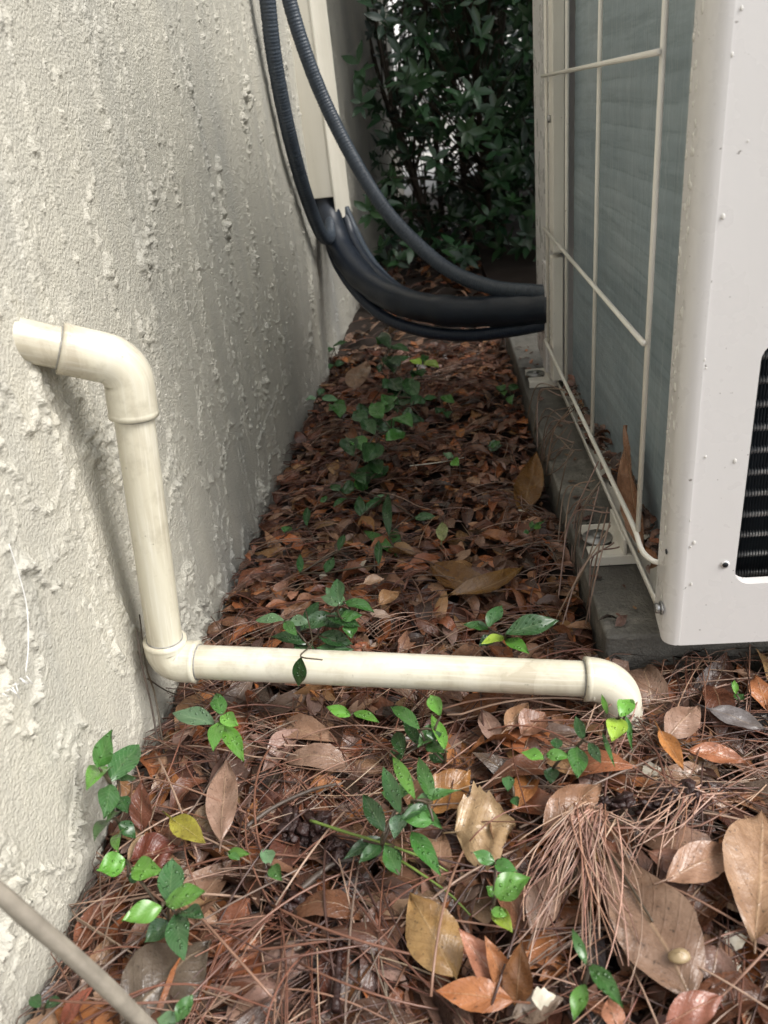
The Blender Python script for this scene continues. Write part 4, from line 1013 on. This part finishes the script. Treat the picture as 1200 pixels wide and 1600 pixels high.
lumpy('pebble', onG((1062, 1494), .043), (.0058, .0046, .0036), 'small glossy honey-coloured pebble lying on the largest leaf', 'pebble', 'stone', 6, .13)
def chip(px_, r_, label, seed, tilt=(.2, -.5, 1), z=.03, col_=(.52, .46, .36)):
    r_ *= .75; c = onZ(px_, z); P, uv = leaf_grid(c-np.array([r_, 0, 0]), c+np.array([r_, .2*r_, 0]), r_*1.5, tilt, .03, .3, .3, 8, 7, .7, .3, seed, .15)
    mb = MB(); mb.grid(P, False, uv*0+.5, col_); tag(mb.build('bark_flake', M['chip'], clampf=clamp_litter), label, 'flake')
chip((1130, 1514), .015, 'cream angular flake right of the honey pebble', 1)
chip((1150, 1470), .011, 'cream flake near the right edge leaf', 2)
chip((1105, 1345), .006, 'small white flake right of the pinkish folded leaf', 3)
chip((1020, 1205), .011, 'white shiny flake below the last elbow weed', 4)
chip((850, 1560), .010, 'grey-white flake right of the coral orange leaves', 5)
chip((505, 900), .007, 'tiny pale chip on the passage litter by the pipe', 6, z=.02)
chip((622, 905), .004, 'tiny white chip behind the small tan curled leaf', 7, z=.02)
chip((815, 800), .006, 'pale petal-like flake by the tall ochre leaf', 8, z=.03)

# dry stems standing against the wall by the lower elbow
def wallstem(pts, r_, label, mat='stem'):
    W = [onX((p[0], p[1]), wall_x(.55)+p[2]) for p in pts]; mb = MB(); p = spline(W, 24); mb.tube(p, np.linspace(r_, r_*.6, len(p)), 6); tag(mb.build('dry_stem', M[mat]), label, 'dry stem')
wallstem([(262, 1290, .03), (252, 1200, .020), (238, 1110, .012), (222, 1040, .010), (214, 985, .008)], .0011, 'thin dry stem leaning on wall behind lower elbow, left one', 'twig')
wallstem([(270, 1290, .03), (258, 1190, .024), (243, 1090, .014), (228, 1040, .012), (218, 960, .010)], .0010, 'thin dry stem leaning on wall behind lower elbow, right one', 'stem')
wallstem([(230, 1060, .01), (262, 1080, .014), (300, 1092, .02)], .0008, 'dark thin stem sagging below the lower left elbow', 'stem')

# leaning weathered stick close to the lens
def build_stick():
    a = onX((-30, 1372), wall_x(.25)+.085); b_ = onX((120, 1500), wall_x(.25)+.105); c = onX((260, 1632), wall_x(.25)+.125)
    p = spline([a+(a-b_)*.6, a, b_, c, c+(c-b_)*.7], 60); F1 = field(64, 64, 1.2, 3, 5)
    mb = MB(); n = 18; rr = .0042
    k = len(p); t = np.gradient(p, axis=0); t /= np.linalg.norm(t, axis=1)[:, None]; ref = np.array([0, 0, 1.]); rings = []
    for i in range(k):
        u = np.cross(t[i], ref); u /= np.linalg.norm(u); w = np.cross(t[i], u)
        rings.append([p[i]+rr*(1+.07*F1[(j*3) % 64, i % 64])*(math.cos(2*math.pi*j/n)*u+math.sin(2*math.pi*j/n)*w) for j in range(n)])
    mb.grid(np.array(rings), True); tag(mb.build('wooden_stick', M['stick']), 'weathered grey stick crossing the bottom left corner before the wall', 'stick')
build_stick()
# white filament on the wall
W = [onX(p, wall_x(.45)+.010) for p in ((14, 850), (30, 900), (42, 950), (44, 1010), (40, 1050))]
root = empty('white_thread', W[0], 'frayed white thread stuck on the stucco at left edge', 'thread')
mb = MB(); mb.tube(spline(W, 30), .0004, 8); mb.build('strand', M['thread'], root)
mb = MB()
for k in range(9):
    g = random.Random(k); c = onX((38-k*4+g.uniform(-4, 4), 1056+k*3.5), wall_x(.45)+.009); mb.tube([c, c+np.array([.002, g.gauss(0, .004), -.004+g.gauss(0, .003)])], .0004, 6)
mb.build('frayed_end', M['thread'], root)

# ---------------------------------------------------------------- shrub closing the passage
def build_shrub2():
    g = random.Random(77); root = empty('evergreen_shrub', (1.3, 5.6, 0), 'second darker evergreen shrub filling the gap behind the first', 'shrub')
    mb = MB(); lf = MB()
    for i in range(12):
        x0 = g.uniform(.5, 2.6); y0 = g.uniform(4.7, 5.6); p = spline([(x0, y0, .02), (x0+g.gauss(0, .1), y0, 1.2), (x0+g.gauss(0, .4), y0, 2.6)], 12); mb.tube(p, np.linspace(.02, .006, len(p)), 6)
    for _ in range(11000):
        x = g.uniform(-.02, 3.2); y = g.uniform(4.4, 5.9); z = g.uniform(.05, 3.2)
        if x < .36 and z < .62 and g.random() < .80: continue
        if x < .2 and g.random() < .5: continue
        a = g.random()*6.28; ti = g.gauss(.1, .5); L = g.uniform(.08, .15); d = np.array([math.cos(a)*math.cos(ti), math.sin(a)*math.cos(ti), math.sin(ti)])
        b_ = np.array([x, y, z]); P, uv = leaf_grid(b_, b_+d*L, L*.5, (g.gauss(0, .6), g.gauss(-.6, .5), .6), .05, .25, 0, 5, 3); P[..., 2] = np.maximum(P[..., 2], .04)
        lf.grid(P, False, uv, jit(g, (.022, .060, .024), .3))
    mb.build('branches', M['stem'], root); lf.build('foliage', M['shrubleaf'], root)
def build_shrub():
    g = random.Random(12)
    root = empty('evergreen_shrub', (.35, 3.2, 0), 'dense dark glossy evergreen shrub closing the far end of passage', 'shrub')
    mb = MB(); tips = []
    stems = []
    for i in range(16):
        x0 = g.uniform(-.05, 1.0); y0 = g.uniform(2.9, 3.7); x1 = x0+g.gauss(0, .25); y1 = y0+g.gauss(-.1, .25); z1 = g.uniform(1.2, 2.4)
        p = spline([(x0, y0, -.02), ((x0+x1)/2+g.gauss(0, .06), (y0+y1)/2, z1*.45), (x1, y1, z1)], 16); mb.tube(p, np.linspace(.014, .004, len(p)), 7); stems.append(p)
    C = []
    tries = 0
    while len(C) < 6800 and tries < 80000:
        tries += 1
        x = g.uniform(-.30, 1.45); y = g.uniform(2.35, 4.1); z = g.uniform(.03, 1.5)
        if g.random() < .36: y = g.uniform(1.75, 4.3); z = g.uniform(1.25, 2.5)  # unseen overhanging crown, added to block sky light above the passage
        elif g.random() < .16: x = g.uniform(.30, 1.4); y = g.uniform(1.6, 2.4); z = g.uniform(.03, 1.6)  # hidden growth behind the unit, added to keep side light off the passage
        if x < wall_x(y)+.03: continue
        # looser patch with daylight behind, low on the left
        if ((x+.02)/.21)**2+((z-.28)/.15)**2 < 1 and g.random() < .52: continue
        if x < -.12 and z > .45 and g.random() < .62: continue
        C.append((x, y, z))
    leaf = MB()
    for (x, y, z) in C:
        s = stems[g.randrange(16)]
        if g.random() < .45:
            best = min(stems, key=lambda s_: abs(s_[8][0]-x)+abs(s_[8][1]-y)); q = best[min(len(best)-1, int(len(best)*min(1, z/2.2)*.85))]
            d = np.array([x, y, z])-q
            if np.linalg.norm(d) < .7: mb.tube([q, q+d*.5+np.array([0, 0, .02]), (x, y, z)], [.0035, .0022, .0014], 5, False)
        up = np.array([g.gauss(0, .5), g.gauss(-.45, .5), g.uniform(.1, 1)]); up /= np.linalg.norm(up)
        a0 = g.random()*6; k = g.choice((4, 5, 6, 7)); t1 = np.cross(up, (0, 1, .1)); t1 /= np.linalg.norm(t1); t2 = np.cross(up, t1)
        c_ = jit(g, g.choice([(.020, .058, .022), (.028, .075, .028), (.016, .045, .022), (.035, .085, .03)]), .25)
        for i in range(k):
            a = a0+i*2*math.pi/k+g.gauss(0, .15); d = t1*math.cos(a)+t2*math.sin(a)+up*g.uniform(.0, .7); d /= np.linalg.norm(d)
            L = g.uniform(.034, .064); b_ = np.array([x, y, z])+up*g.uniform(-.02, .01)
            P, uv = leaf_grid(b_, b_+d*L, L*g.uniform(.34, .44), up+.2*d, g.uniform(0, .08), g.uniform(.1, .4), 0, 5, 3, 1, 0, 1)
            P[..., 0] = np.maximum(P[..., 0], wall_x(P[..., 1])+.012); P[..., 2] = np.maximum(P[..., 2], .01)
            leaf.grid(P, False, uv, c_)
    mb.build('branches', M['stem'], root); leaf.build('foliage', M['shrubleaf'], root)
def mat_shrub():
    mt, n, b = newmat('shrub_leaf'); tint = N(n, 'ShaderNodeAttribute', attribute_name='tint').outputs['Color']
    c = mix(n, ramp(n, noise(n, 12, 3), [(.4, 0.0), (.65, .5)]), tint, mix(n, 1.0, tint, (.5, .6, .5), 'MULTIPLY'))
    setc(n, b, c); b.inputs['Roughness'].default_value = .28; return mt
M['shrubleaf'] = mat_shrub()
build_shrub(); build_shrub2()

# pale house beyond the shrub
def build_far():
    root = empty('white_fence', (1.5, 9.0, 0), 'white board fence glimpsed through the gaps in the shrub', 'fence')
    mb = MB()
    for k in range(60):
        x = -3.2+k*.155; mb.box((x, 9.0, .06), (x+.14, 9.02, 1.75))
    mb.build('boards', M['white'], root, smooth=False)
    mb = MB(); mb.box((-3.2, 9.022, .4), (6.1, 9.06, .48)); mb.box((-3.2, 9.022, 1.4), (6.1, 9.06, 1.48)); mb.build('rails', M['white'], root, smooth=False)
build_far()
